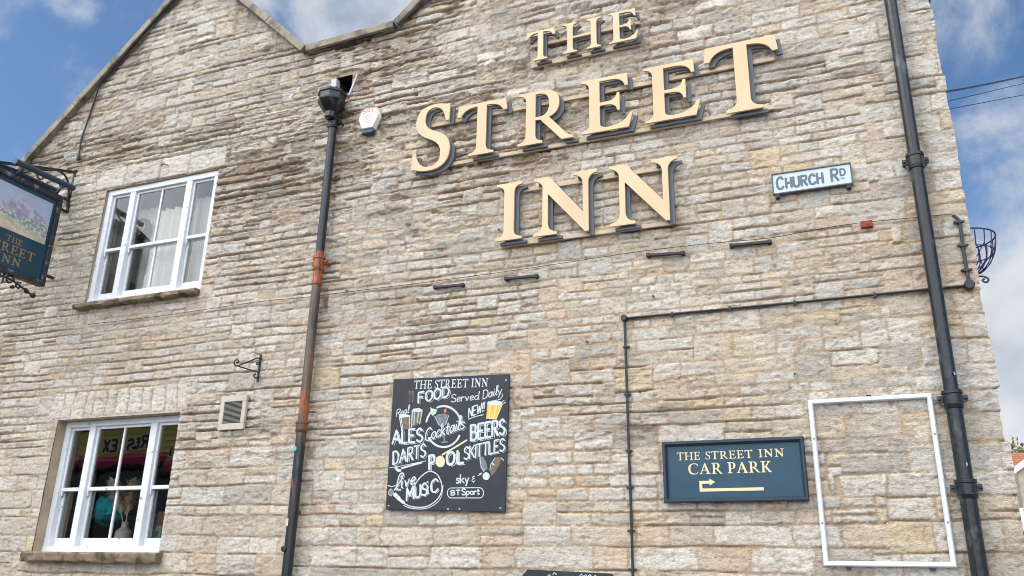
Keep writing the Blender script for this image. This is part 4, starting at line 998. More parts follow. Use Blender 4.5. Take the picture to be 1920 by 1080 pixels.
# ------------------------------------------------------------------ drainpipes
def pipe_mat():
    m = bpy.data.materials.new('rusting cast iron'); m.use_nodes = True; t = m.node_tree; b = t.nodes['Principled BSDF']
    g = t.nodes.new('ShaderNodeNewGeometry'); sp = t.nodes.new('ShaderNodeSeparateXYZ'); t.links.new(g.outputs['Position'], sp.inputs[0])
    mp = t.nodes.new('ShaderNodeMapping'); mp.inputs['Scale'].default_value = (1, 1, .22); t.links.new(g.outputs['Position'], mp.inputs[0])
    def nz(s, d=7):
        n = t.nodes.new('ShaderNodeTexNoise'); n.inputs['Scale'].default_value = s; n.inputs['Detail'].default_value = d; t.links.new(mp.outputs[0], n.inputs[0]); return n.outputs['Fac']
    def band(z0, z1, soft):
        a = t.nodes.new('ShaderNodeMapRange'); a.interpolation_type = 'SMOOTHSTEP'; a.inputs['From Min'].default_value = z0 - soft; a.inputs['From Max'].default_value = z0; t.links.new(sp.outputs[2], a.inputs[0])
        c = t.nodes.new('ShaderNodeMapRange'); c.interpolation_type = 'SMOOTHSTEP'; c.inputs['From Min'].default_value = z1; c.inputs['From Max'].default_value = z1 + .03; c.inputs['To Min'].default_value = 1; c.inputs['To Max'].default_value = 0; t.links.new(sp.outputs[2], c.inputs[0])
        return mth(t, 'MULTIPLY', a.outputs[0], c.outputs[0])
    def mix(f, a, c):
        x = t.nodes.new('ShaderNodeMixRGB')
        if isinstance(f, float): x.inputs[0].default_value = f
        else: t.links.new(f, x.inputs[0])
        for i, v in ((1, a), (2, c)):
            if isinstance(v, tuple): x.inputs[i].default_value = (*v, 1)
            else: t.links.new(v, x.inputs[i])
        return x.outputs[0]
    def thr(v, a, c):
        r = t.nodes.new('ShaderNodeMapRange'); r.inputs['From Min'].default_value = a; r.inputs['From Max'].default_value = c; t.links.new(v, r.inputs[0]); return r.outputs[0]
    base = mix(thr(nz(26), .45, .7), lin((24, 29, 33)), lin((44, 49, 52)))
    wornf = mth(t, 'MULTIPLY', band(2.70, 3.74, .25), thr(nz(14), .30, .52), True)
    base = mix(wornf, base, lin((88, 78, 66)))
    r1 = mth(t, 'MULTIPLY', band(3.72, 3.93, .10), thr(nz(20), .30, .46), True)
    r2 = mth(t, 'MULTIPLY', band(2.60, 2.86, .06), thr(nz(30), .42, .56), True)
    r3 = mth(t, 'MULTIPLY', band(2.2, 3.75, .3), thr(nz(34), .52, .64), True)
    rust = mix(thr(nz(60), .4, .62), lin((176, 92, 28)), lin((98, 58, 36)))
    base = mix(mth(t, 'MAXIMUM', r1, mth(t, 'MAXIMUM', r2, mth(t, 'MULTIPLY', r3, .5))), base, rust)
    t.links.new(base, b.inputs['Base Color'])
    b.inputs['Roughness'].default_value = .36
    bpn = t.nodes.new('ShaderNodeBump'); bpn.inputs['Strength'].default_value = .3; bpn.inputs['Distance'].default_value = .004; t.links.new(nz(90), bpn.inputs['Height']); t.links.new(bpn.outputs[0], b.inputs['Normal'])
    return m
RUSTY = pipe_mat()
def collar(parent, x, y, z, r, m, ears=True, hgt=.065):
    b = MB(); b.lathe([(r, -hgt * .9), (r + .006, -hgt * .9), (r + .010, -hgt * .6), (r + .007, -hgt * .55), (r + .007, hgt * .25), (r + .013, hgt * .3), (r + .013, hgt * .55), (r + .003, hgt * .6)], (x, y, z), 24)
    o = b.build('collar', m, parent, smooth=True)
    if ears:
        e = MB()
        for s in (-1, 1):
            e.mark(); e.box(x + s * (r + .004), x + s * (r + .034), y + .004, y + .022, z - .02, z + .014); e.tube([(x + s * (r + .022), y + .022, z - .003), (x + s * (r + .022), 0.01, z - .003)], .008, 8)
            e.lathe([(.003, 0), (.009, 0), (.009, .008), (.004, .010)], (x + s * (r + .022), y + .004, z - .003), 8, 'y')
        e.build('fixing_ear', m, o, smooth=True)
    return o
rp = thing('drainpipe', (.505, -.06, 0), 'thick black drainpipe near the right corner of the gable', 'drainpipe', 'cast iron drainpipes on the gable')
px_, py_ = .505, -.066
b = MB(); b.tube([(px_, py_, 0.0), (px_, py_, 2.123)], .0405, 24); b.tube([(px_, py_, 2.10), (px_, py_, 2.592)], .0395, 24); b.tube([(px_, py_, 2.57), (px_, py_, 4.02)], .0365, 24); b.tube([(px_, py_, 4.0), (px_, py_, 5.85)], .0355, 24)
b.build('pipe', IRON, rp, smooth=True)
for z, r_ in ((3.985, .0365), (2.575, .0395), (2.113, .0405)): collar(rp, px_, py_, z, r_, IRON)
b = MB()
for q in ((1817, 925), (1813, 870), (1790, 700)):
    b.mark(); p = at(*q, py_ - .0405); b.box(p.x - .004, p.x + .003, py_ - .0415, py_ - .034, p.z - .008, p.z + .008)
b.build('paint_fleck', mat('chipped pale fleck', lin((150, 156, 160)), .6), rp)

lp = thing('drainpipe', (-3.61, -.06, 0), 'thinner rust streaked drainpipe with hopper head between window and chalkboard', 'drainpipe', 'cast iron drainpipes on the gable')
lx, ly = -3.612, -.062
b = MB(); b.tube([(lx, ly, 0), (lx, ly, 2.66)], .0355, 20); b.tube([(lx, ly, 2.65), (lx, ly, 3.90)], .0345, 20); b.tube([(lx, ly, 3.88), (lx, ly, 5.06)], .0325, 20)
b.build('pipe', RUSTY, lp, smooth=True)
zc1 = at(597, 488, ly - .035).z; zc2 = at(588, 530, ly - .035).z; zc3 = at(565, 797, ly - .035).z
collar(lp, lx, ly, zc1, .0345, RUSTY, True, .075)
b = MB(); b.lathe([(.035, -.01), (.042, -.008), (.042, .008), (.035, .01)], (lx, ly, zc2), 20); b.build('pipe_ring', RUSTY, lp, smooth=True)
collar(lp, lx, ly, zc3, .0355, RUSTY, False, .05)
hz = at(628, 230, ly).z
collar(lp, lx, ly, hz, .034, IRON, True, .055)
zt = at(632, 176, ly - .08).z
b = MB(); b.lathe([(.036, -.20), (.046, -.19), (.046, -.145), (.062, -.13), (.094, -.085), (.112, -.055), (.114, -.045), (.108, -.040), (.108, .006), (.118, .012), (.118, .032), (.104, .032), (.098, -.02), (.02, -.06)], (lx, ly - .05, zt), 8, rot=R(22.5))
b.build('hopper_head', IRON, lp)
b = MB(); b.lathe([(.034, -.19), (.036, -.16), (.036, -.12)], (lx, ly - .01, zt - .03), 20); b.build('hopper_neck', IRON, lp, smooth=True)
b = MB(); p = at(552, 841, ly - .036); b.lathe([(.0005, .0), (.017, .0), (.017, .0018), (.0005, .0018)], (p.x, ly - .035, p.z), 14, 'y'); b.build('sticker', mat('teal sticker', lin((110, 184, 180)), .6), lp)
b = MB(); p = at(538, 979, ly - .036); b.box(p.x - .010, p.x + .010, ly - .0375, ly - .030, p.z - .024, p.z + .024); b.build('sticker', mat('beige sticker', lin((216, 196, 160)), .6), lp)
b = MB(); p = at(532, 1029, ly - .04); b.lathe([(.002, 0), (.02, 0), (.02, .012), (.006, .014), (.002, .014)], (p.x, ly - .033, p.z), 14, 'y'); b.build('screw_cap', PLASTIC, lp, smooth=True)
b = MB(); p = at(562, 960); b.box(p.x - .012, p.x + .012, -.03, .0, p.z - .01, p.z + .01); b.build('pipe_clip', mat('rust clip', lin((120, 74, 44)), .8), lp)

# ------------------------------------------------------------------ conduit runs
cd_ = thing('conduit', at(1171, 597), 'thin black conduit with round boxes running across and down the gable', 'conduit')
A = at(1171, 597, -.014); Bq = at(1818, 538, -.014); Bq.z = A.z + .0 if abs(Bq.z - A.z) < .05 else Bq.z
top_ = at(1797, 412, -.014)
b = MB(); b.tube([A, A + (Bq - A) * .5 + Vector((0, 0, -.004)), Bq], .0085, 8); b.tube([A, Vector((A.x + .004, A.y, 2.6)), Vector((A.x + .010, A.y, 1.9)), Vector((A.x + .008, A.y, 0))], .0080, 8)
b.tube([Bq, Vector((.680, -.014, Bq.z + .2)), Vector((.686, -.014, top_.z - .03)), Vector((.682, -.014, top_.z)), Vector((.66, -.014, top_.z + .03))], .0095, 8)
b.build('conduit_pipe', PLASTIC, cd_, smooth=True)
for P_, r_ in ((A, .021), (Bq, .027)):
    b = MB(); b.lathe([(.002, -.01), (r_, -.01), (r_, .022), (r_ * .85, .026), (.002, .026)], P_, 18, 'y'); b.build('junction_box', PLASTIC, cd_, smooth=True)
for q in ((1173, 650), (1177, 739), (1180, 845), (1182, 914), (1184, 995), (1187, 1068), (1260, 588), (1368, 577), (1490, 567), (1640, 553)):
    p = at(*q, -.018); vert = q[0] < 1200
    b = MB()
    p = Vector((A.x + .006, 0, p.z)) if vert else Vector((p.x, 0, A.z - .004))
    if vert: b.box(p.x - .012, p.x + .012, -.026, -.002, p.z - .006, p.z + .006); b.tube([(p.x + .018, -.012, p.z), (p.x + .018, -.004, p.z)], .006, 6); b.tube([(p.x - .018, -.012, p.z), (p.x - .018, -.004, p.z)], .006, 6)
    else: b.box(p.x - .006, p.x + .006, -.026, -.002, p.z - .013, p.z + .013)
    b.build('saddle_clip', PLASTIC, cd_)
for q in ((1798, 416), (1805, 460), (1812, 506)):
    p = at(*q, -.02); b = MB(); b.box(p.x - .015, p.x + .015, -.027, -.002, p.z - .007, p.z + .007)
    for s in (-1, 1): b.lathe([(.001, 0), (.008, 0), (.008, .010), (.001, .012)], (p.x + s * .022, -.012, p.z), 8, 'y')
    b.build('saddle_clip', PLASTIC, cd_)
tp = [at(*q, -.02) for q in ((165, 608), (300, 592), (480, 566), (540, 560), (580, 556), (700, 541), (813, 527), (960, 507), (1100, 486), (1200, 471), (1330, 456), (1440, 446), (1530, 430), (1607, 418), (1720, 407), (1775, 402))]
for p in tp: p.y = -.016
b = MB(); b.tube(smooth_pts(tp + [Vector((.66, -.014, top_.z + .03))], 4), .0024, 6)
tag(b.build('cable', PLASTIC, None, smooth=True, loc=tp[0]), 'very thin dark cable running level across the whole gable', 'cable')
# verge cable on the left gable
vc = [at(470, -2, -.02), at(405, -48, -.02), Vector((-5.34, -.02, 7.07)), Vector((-5.95, -.02, 6.51)), at(186, 158, -.02), at(178, 185, -.018), at(165, 225, -.018), at(152, 262, -.018), at(147, 296, -.018)]
b = MB(); b.tube([at(577, 96, -.03), Vector((-4.4, -.035, 6.21)), Vector((-4.9, -.035, 6.69)), Vector((-5.34, -.035, 7.085)), Vector((-5.9, -.035, 6.56)), at(186, 160, -.03)] + vc[5:], .0085, 6)
b.lathe([(.002, -.03), (.016, -.025), (.018, .0), (.014, .025), (.002, .03)], vc[-1], 8)
tag(b.build('cable', PLASTIC, None, smooth=True, loc=vc[-1]), 'dark cable under the left gable coping with a hanging tail', 'cable')
b = MB(); b.tube([at(580, 97, -.03), at(650, 82, -.03), at(742, 52, -.03), at(800, 4, -.03), at(830, -30, -.03)], .006, 6)
tag(b.build('cable', PLASTIC, None, smooth=True, loc=at(580, 97, -.03)), 'black cable under the coping of the valley between gables', 'cable')

# ------------------------------------------------------------------ alarm box
al = thing('alarm_box', at(693, 262), 'cream hexagonal alarm box with blue base beside the hopper head', 'alarm')
def ap(u, v, y): return at(590 + u / 7.714, 130 + v / 7.714, y)
out_ = [(745, 650), (885, 642), (930, 690), (970, 785), (965, 815), (868, 965), (690, 950), (620, 830), (640, 760)]
inn_ = [(740, 665), (868, 655), (885, 700), (880, 770), (868, 800), (820, 935), (690, 930), (640, 830), (655, 760)]
yb, yf = -.008, -.055
o3 = [at(590 + u / 7.714, 130 + v / 7.714, yb) for u, v in out_]
cx = sum(p.x for p in o3) / len(o3); cz = sum(p.z for p in o3) / len(o3)
b = MB(); shape = [(-.054, .118), (.054, .118), (.096, .042), (.096, .005), (.056, -.088), (-.056, -.088), (-.096, .005), (-.096, .042)]
def ring(sc, y): return [(cx + .0 + x * sc, y, cz + .015 + z * sc) for x, z in shape]
vs_ = ring(1.0, yb) + ring(1.0, -.025) + ring(.86, yf); n = 8
b.add(vs_, [(k * n + i, k * n + (i + 1) % n, (k + 1) * n + (i + 1) % n, (k + 1) * n + i) for k in range(2) for i in range(n)] + [tuple(range(16, 24)), tuple(range(7, -1, -1))])
b.build('casing', mat('cream plastic', lin((226, 220, 202)), .4), al, bevel=.004)
b = MB(); b.box(cx - .054, cx + .054, yb, -.050, cz - .110, cz - .0735); ob = b.build('strobe_base', mat('blue plastic', lin((28, 58, 92)), .35), al, bevel=.012)
b = MB()
st, tot = strokes('SRT', .25)
for k, s in enumerate(st): b.ridge([(cx - .052 + a * .104 / tot, yf - .0004 - .0001 * (k % 4), cz + .076 + c_ * .034) for a, c_ in s], .008, NRM, .0006)
for i, (wd, zz) in enumerate(((.09, .05), (.085, .034), (.07, .014), (.055, 0), (.05, -.014))):
    x = cx - wd / 2; r_ = random.Random(i)
    while x < cx + wd / 2 - .006:
        e = min(cx + wd / 2, x + r_.uniform(.008, .018)); b.ridge([(x, yf - .0004, cz + zz), (e, yf - .0004, cz + zz)], .005, NRM, .0005); x = e + .006
b.build('alarm_lettering', mat('faded red print', lin((208, 128, 130)), .6), al)

# ------------------------------------------------------------------ vent, wall bracket, iron bars
vn_ = thing('air_vent', at(437, 810), 'cream framed louvre vent above right of the lower window', 'vent')
X0, X1, Z0, Z1 = -4.392, -4.155, 2.635, 2.890
b = MB(); fr = .045
b.box(X0, X1, -.030, -.004, Z1 - fr, Z1); b.box(X0, X1, -.030, -.004, Z0, Z0 + fr); b.box(X0, X0 + fr * .8, -.030, -.004, Z0 + fr, Z1 - fr); b.box(X1 - fr * .8, X1, -.030, -.004, Z0 + fr, Z1 - fr)
b.build('frame', mat('vent frame paint', lin((196, 184, 166)), .7, var=.12, vscale=16), vn_, bevel=.003)
b = MB(); k = 18; zz0, zz1 = Z0 + fr, Z1 - fr
for i in range(k):
    z = zz0 + (zz1 - zz0) * (i + .5) / k
    b.add([(X0 + .036, -.024, z - .004), (X1 - .036, -.024, z - .004), (X1 - .036, -.008, z + .004), (X0 + .036, -.008, z + .004), (X0 + .036, -.024, z - .002), (X1 - .036, -.024, z - .002), (X1 - .036, -.008, z + .006), (X0 + .036, -.008, z + .006)],
          [(0, 3, 2, 1), (4, 5, 6, 7), (0, 1, 5, 4), (2, 3, 7, 6), (1, 2, 6, 5), (3, 0, 4, 7)])
b.box(X0 + .036, X1 - .036, -.0075, -.0055, zz0, zz1)
b.build('louvre', mat('grey louvre', lin((140, 136, 128)), .6), vn_)

br_ = thing('basket_bracket', (-4.09, 0, 2.99), 'slim scrolled iron basket bracket above the louvre vent', 'bracket')
def kp(u, v): return atx(400 + u / 6, 640 + v / 6, -4.09)
b = MB(); b.box(-4.098, -4.082, -.016, -.008, 2.985, 3.195); b.build('wall_bar', IRON2, br_)
b = MB()
for pts in ([(525, 250), (495, 262), (488, 240), (520, 235), (528, 205), (505, 188), (470, 195), (400, 228), (270, 275), (240, 258), (238, 225), (262, 208), (285, 218), (280, 238), (262, 236)],
            [(275, 278), (380, 310), (500, 348), (515, 375), (490, 405), (462, 402), (458, 375), (480, 368)]):
    q = [kp(*p) for p in pts]
    for p in q: p.x = -4.09; p.y = min(p.y, -.012)
    b.tube(smooth_pts(q, 5), .0048, 7)
b.build('scroll_arm', IRON2, br_, smooth=True)

for (pa, pb, lab) in (((813, 539), (870, 534), 'short black iron bar on the stone nearest the rusty pipe'), ((946, 523), (1009, 517), 'short black iron bar below the letter I of INN'),
                      ((1212, 479), (1284, 474), 'short black iron bar just below the last N of INN'), ((1368, 461), (1447, 453), 'longest short iron bar, below and left of the street name plate')):
    a = at(*pa, -.02); e = at(*pb, -.02); r0 = thing('iron_bar', (a + e) / 2, lab, 'bracket', 'short black iron bars on the stone')
    b = MB(); b.obox(a, e, .017, .022); b.build('bar', IRON2, r0, bevel=.002)
    b = MB()
    for p in (a + (e - a) * .05, e + (a - e) * .05): b.mark(); b.box(p.x - .012, p.x + .012, -.034, .002, p.z - .012, p.z + .012)
    b.build('end_lug', IRON2, r0, bevel=.003)
p = at(1625, 421, -.01); b = MB(); b.box(p.x - .033, p.x + .033, -.024, .01, p.z - .018, p.z + .020)
b.box(p.x - .012, p.x + .026, -.0275, -.0245, p.z - .004, p.z + .007)
b.build('red_brick', mat('red terracotta', lin((150, 66, 46)), .85, var=.3, vscale=40, bump=.5, bscale=60), inn, bevel=.004)
b = MB(); q = at(312, 312, -.01); b.tube([q + Vector((-.06, 0, .02)), q + Vector((.0, -.03, .01)), q + Vector((.05, -.03, -.012))], .005, 6)
for q in ((783, 560), (650, 545), (1075, 390), (1225, 555), (1362, 790), (1200, 735), (1490, 700), (935, 430), (1040, 370), (1100, 640)):
    b.mark(); p = at(*q, -.01); b.tube([p + Vector((0, .015, 0)), p + Vector((0, -.012, -.003))], .005, 6)
b.build('rusty_nail', IRON2, inn)

# ------------------------------------------------------------------ hanging sign on its bracket
hs_ = thing('hanging_sign', (-6.5, 0, 3.98), 'projecting blue pub sign with landscape picture in a black iron frame', 'sign')
SX = -6.5; Y0, Y1, Z0, Z1 = -.825, -.085, 3.985, 4.845
b = MB(); b.box(SX - .018, SX + .018, Y0 + .03, Y1 - .03, Z0 + .03, Z1 - .03); b.build('panel', SIGNBLUE, hs_)
b = MB(); w = .044
for y in (Y0, Y1 - w): b.box(SX - .034, SX + .034, y, y + w, Z0 + w, Z1 - w)
for z in (Z0, Z1 - w): b.box(SX - .034, SX + .034, Y0, Y1, z, z + w)
b.build('frame', mat('weathered black frame', lin((42, 48, 54)), .5, var=.3, vscale=14, second=lin((130, 130, 124)), sfac=(.56, .66), sscale=16), hs_, bevel=.006)
b = MB()
for y in (Y0 + w, Y1 - w - .012): b.mark(); b.box(SX + .018, SX + .024, y, y + .012, Z0 + w, Z1 - w)
for z in (Z0 + w, Z1 - w - .012): b.mark(); b.box(SX + .018, SX + .024, Y0 + w + .012, Y1 - w - .012, z, z + .012)
b.build('frame_bead', FRAMEBLUE, hs_)
# landscape painting: bands of sky, hill, trees, fields
YL, YR, ZB, ZT = -.745, -.165, 4.355, 4.752
pic = MB(); PM = [mat('painted sky', lin((172, 182, 204)), .6, var=.08, vscale=8), mat('painted hill', lin((164, 154, 176)), .6, var=.18, vscale=26, second=lin((186, 184, 196)), sfac=(.45, .55), sscale=22), mat('painted trees', lin((150, 164, 160)), .6, var=.3, vscale=40, second=lin((196, 196, 196)), sfac=(.5, .58), sscale=40), mat('painted fields', lin((184, 186, 156)), .6, var=.15, vscale=18, second=lin((224, 192, 176)), sfac=(.47, .54), sscale=12)]
def hp(u, v, w_): return (SX + .0183 + w_, YL + (YR - YL) * u, ZB + (ZT - ZB) * v)
pic.mi = 0; pic.prism([[(0, 0), (1, 0), (1, 1), (0, 1)]], hp, .0008)
hill = [(0, .52), (.2, .62), (.35, .72), (.45, .82), (.55, .80), (.68, .70), (.85, .60), (1, .54)]
pic.mi = 1; pic.prism([[(0, 0.02), (1, .02)] + hill[::-1]], hp, .0012)
pic.mi = 2; pic.prism([[(0, .01), (1, .01), (1, .44), (.9, .50), (.8, .42), (.7, .46), (.55, .36), (.4, .40), (.25, .36), (.1, .42), (0, .38)]], hp, .0016)
pic.mi = 3; pic.prism([[(0, 0), (1, 0), (1, .12), (.85, .20), (.7, .16), (.5, .26), (.3, .30), (0, .34)]], hp, .0020)
pic.build('landscape_picture', PM, hs_)
b = MB()
def hf_(y, z): return lambda u, v, w_: (SX + .0183 + w_, y + u, z + v)
serif_text(b, 'THE', hf_(-.520, 4.262), .052, .150, .2, .4, .0012); serif_text(b, 'STREET', hf_(-.690, 4.165), .078, .460, .14, .4, .0012); serif_text(b, 'INN', hf_(-.570, 4.072), .072, .225, .16, .4, .0012)
b.build('sign_lettering', GILT, hs_)
b = MB()
b.obox((SX, .0, 5.155), (SX, -.88, 4.845), .026, .012); b.box(SX - .013, SX + .013, -.012, .02, 4.74, 5.18)
b.mark(); b.box(SX - .010, SX + .010, -.86, -.01, 4.848, 4.868)
b.mark(); b.box(SX - .012, SX + .012, -.10, .03, 4.735, 4.757); b.mark(); b.box(SX - .012, SX + .012, -.10, .03, 4.088, 4.112)
b.build('wall_bracket', IRON2, hs_, bevel=.002)
b = MB()
def yz(l): return [Vector((SX, y, z)) for y, z in l]
b.tube(smooth_pts(yz([(-.01, 4.80), (-.03, 4.95), (-.08, 5.06), (-.18, 5.085), (-.30, 5.03)]), 6), .010, 7)
sp_ = [(-.10 + .045 * math.cos(a) * (1 - a / 12), 4.975 + .045 * math.sin(a) * (1 - a / 12)) for a in [k * .35 for k in range(24)]]
b.tube(yz(sp_), .007, 6); b.mark()
sp_ = [(-.33 + .05 * math.cos(a) * (1 - a / 12), 4.955 + .05 * math.sin(a) * (1 - a / 12)) for a in [k * .35 for k in range(24)]]
b.tube(yz(sp_), .007, 6); b.tube(smooth_pts(yz([(-.30, 5.03), (-.40, 5.0), (-.48, 4.92), (-.60, 4.90), (-.72, 4.88)]), 5), .008, 6)
b.build('scroll', IRON2, hs_, smooth=True)
b = MB()
for sx_ in (.10, -.10):
    b.mark(); b.tube([(SX + sx_, -.06, 4.945), (SX + sx_, -.66, 4.925)], .026, 14); b.obox((SX, -.16, 4.86), (SX + sx_, -.16, 4.935), .014, .014, up=(0, 1, 0)); b.obox((SX, -.56, 4.86), (SX + sx_, -.56, 4.925), .014, .014, up=(0, 1, 0))
b.build('trough_lamp', mat('blue black lamp tube', lin((44, 62, 80)), .35, var=.15), hs_, smooth=True)
b = MB()
b.tube([(SX, -.455, 3.995), (SX, -.455, 3.90)], .008, 6)
for s in (-1, 1):
    b.mark()
    for (cy_, cz_, r0_, tr) in ((.06, 3.945, .042, 0), (.15, 3.925, .036, 1), (.235, 3.905, .030, 2), (.10, 3.90, .024, 3)):
        q = [(-.455 + s * (cy_ + r0_ * math.cos(a) * (1 - a / 11)), cz_ + r0_ * math.sin(a) * (1 - a / 11)) for a in [tr + k * .4 for k in range(20)]]
        b.tube(yz(q), .008, 6)
    b.tube(smooth_pts(yz([(-.455, 3.96), (-.455 + s * .10, 3.945), (-.455 + s * .20, 3.915), (-.455 + s * .29, 3.885)]), 5), .009, 6)
    b.lathe([(.002, -.024), (.018, -.018), (.025, 0), (.018, .018), (.002, .024)], (SX, -.455 + s * .30, 3.885), 10)
b.build('iron_scrollwork', IRON2, hs_, smooth=True)

# ------------------------------------------------------------------ hanging basket round the corner
hb = thing('wall_basket', (.742, .5, 3.41), 'empty black wire half basket on the wall round the corner', 'plant basket')
bx0, by0, bzt, br0, bh = .742, .50, 3.668, .192, .235
wb = MB()
def bowl(phi, f):    # phi 0..pi round the half bowl, f 0 (rim) .. 1 (bottom)
    r = br0 * math.cos(f * 1.5708) ** .75 if f < 1 else 0.0; z = bzt - bh * math.sin(f * 1.5708) ** 1.15 if f > 0 else bzt
    return Vector((bx0 + r * math.sin(phi), by0 - r * math.cos(phi), z))
wb.tube([bowl(k * math.pi / 24, 0) for k in range(25)] , .0048, 6); wb.tube([bowl(0, 0), bowl(math.pi, 0)], .0048, 6)
wb.tube([bowl(k * math.pi / 24, .32) for k in range(25)], .0035, 6)
for k in range(0, 11):
    p0 = k * math.pi / 10
    wb.tube([bowl(p0, f) for f in [i * .34 / 6 for i in range(7)]], .0034, 6)
    if k < 9 and k % 2 == 0: wb.tube([bowl(max(0, p0 + .6 - (f - .28) * .9), f) for f in [.28 + i * .66 / 10 for i in range(11)]], .0030, 6)
    if k < 9: wb.tube([bowl(p0 + (f - .28) * .9 if p0 + (f - .28) * .9 < math.pi else math.pi, f) for f in [.28 + i * .66 / 10 for i in range(11)]], .0032, 6)
wb.build('wire_bowl', mat('purple black wire', lin((58, 48, 92)), .45), hb, smooth=True)
b = MB(); q = [(bx0 + .01, bzt - bh + .0), (bx0 + .05, bzt - bh - .01), (bx0 + .09, bzt - bh - .015), (bx0 + .115, bzt - bh - .035), (bx0 + .10, bzt - bh - .055), (bx0 + .082, bzt - bh - .04), (bx0 + .095, bzt - bh - .03)]
b.tube(smooth_pts([(x, by0, z) for x, z in q], 5), .006, 6); b.box(bx0 - .004, bx0 + .004, by0 - .01, by0 + .01, bzt - bh - .05, bzt + .04); b.build('scroll', MATS['purple black wire'], hb, smooth=True)

# ------------------------------------------------------------------ overhead wires and their pole
def wire(p0, p1px, y1, r, sag, lab):
    a = at(*p0, .02); e = at(*p1px, y1); pts = [a + (e - a) * (k / 24) + Vector((0, 0, -sag * 4 * (k / 24) * (1 - k / 24))) for k in range(25)]
    b = MB(); b.tube(pts, r, 6); return tag(b.build('overhead_wire', PLASTIC, None, smooth=True, loc=a), lab, 'wire', 'overhead wires leaving the corner'), e
_, e1 = wire((1770, 173), (2080, 92), 9, .007, .06, 'thick twisted overhead wire, topmost of those leaving the corner')
_, e2 = wire((1775, 190.5), (2078, 119), 9, .003, .0, 'thin overhead wire in the middle of the three leaving the corner')
_, e3 = wire((1783, 204), (2076, 148), 9, .003, .0, 'thin overhead wire, lowest of the three leaving the corner')
tp_ = thing('telegraph_pole', (e1.x + .16, 9, 0), 'brown timber telegraph pole carrying overhead wires', 'pole')
b = MB(); b.tube([(e1.x + .16, 9, -.2), (e1.x + .16, 9, e1.z + .5)], [.15, .11], 14); b.build('timber_pole', mat('tarred timber', lin((84, 66, 52)), .9, var=.3, vscale=8), tp_, smooth=True)
b = MB()
for e in (e1, e2, e3): b.mark(); b.obox(e, (e1.x + .10, 9, e.z), .03, .03); b.lathe([(.004, -.04), (.03, -.03), (.03, .03), (.004, .04)], e, 10)
b.build('insulator', mat('white porcelain', lin((214, 214, 210)), .3), tp_)

# ------------------------------------------------------------------ house, tree and garden wall on the right
YH = 25.
hs0 = at(1897, 850, YH); nh = thing('neighbour_house', (hs0.x + 3, YH, 0), 'stone house with orange clay roof and white bargeboard beyond the corner', 'house')
HW = mat('house stone', lin((176, 162, 142)), .9, var=.25, vscale=3, bump=.6, bscale=6)
ridge = at(1905, 849, YH + 2.2); eave = at(1905, 884, YH)
xl = at(1893, 900, YH).x - .3; xr_ = xl + 9
b = MB(); b.box(xl, xr_, YH, YH + 4.6, 0, eave.z); b.build('house_wall', HW, nh)
b = MB()
for k in range(10):
    f0, f1 = k / 10, (k + 1) / 10; y0_, y1_ = YH - .2 + 2.4 * f0, YH - .2 + 2.4 * f1; za = eave.z - .1 + (ridge.z - eave.z + .1) * f0; zb_ = eave.z - .1 + (ridge.z - eave.z + .1) * f1
    b.add([(xl - .2, y0_, za + .03), (xr_, y0_, za + .03), (xr_, y1_, zb_), (xl - .2, y1_, zb_), (xl - .2, y0_, za - .05), (xr_, y0_, za - .05), (xr_, y1_, zb_ - .05), (xl - .2, y1_, zb_ - .05)], [(0, 1, 2, 3), (7, 6, 5, 4), (0, 4, 5, 1), (1, 5, 6, 2), (2, 6, 7, 3), (3, 7, 4, 0)])
b.add([(xl - .2, YH + 2.2, ridge.z), (xr_, YH + 2.2, ridge.z), (xr_, YH + 4.8, eave.z - .1), (xl - .2, YH + 4.8, eave.z - .1)], [(0, 1, 2, 3)])
b.build('roof', mat('orange clay tiles', lin((168, 104, 78)), .85, var=.2, vscale=5, stretch=(1, 1, 3)), nh)
# projecting gable wing with white bargeboard
ba = at(1899, 884, YH - 1); bb_ = at(1921, 867.5, YH - 1); t = (bb_ - ba).normalized()
apx = ba + t * 3.2
wg = MB(); wg.prism([[(ba.x + .12, 0), (apx.x * 2 - ba.x - .12, 0), (apx.x * 2 - ba.x - .12, ba.z), (apx.x, apx.z - .05), (ba.x + .12, ba.z)]], lambda u, v, w_: (u, YH - .95 - w_ + .9, v), .9)
wg.build('wing_wall', HW, nh)
b = MB(); b.obox(ba, apx, .16, .05); b.obox(apx, (apx.x * 2 - ba.x, YH - 1, ba.z), .16, .05); b.build('bargeboard', WHITE, nh)
w0 = at(1911, 953, YH - 1); w1 = at(1911, 1010, YH - 1)
wn_ = MB(); wn_.box(w0.x, w0.x + 1.1, YH - 1.02, YH - .96, w1.z, w0.z); wo = wn_.build('house_window', WHITE, nh)
b = MB()
for i in range(3):
    for j in range(3): b.mark(); b.box(w0.x + .1 + i * .33, w0.x + .36 + i * .33, YH - 1.03, YH - 1.021, w1.z + .08 + (w0.z - w1.z - .1) * j / 3, w1.z + (w0.z - w1.z - .02) * (j + 1) / 3)
b.build('pane', mat('dark glazing', lin((40, 46, 52)), .1), wo)
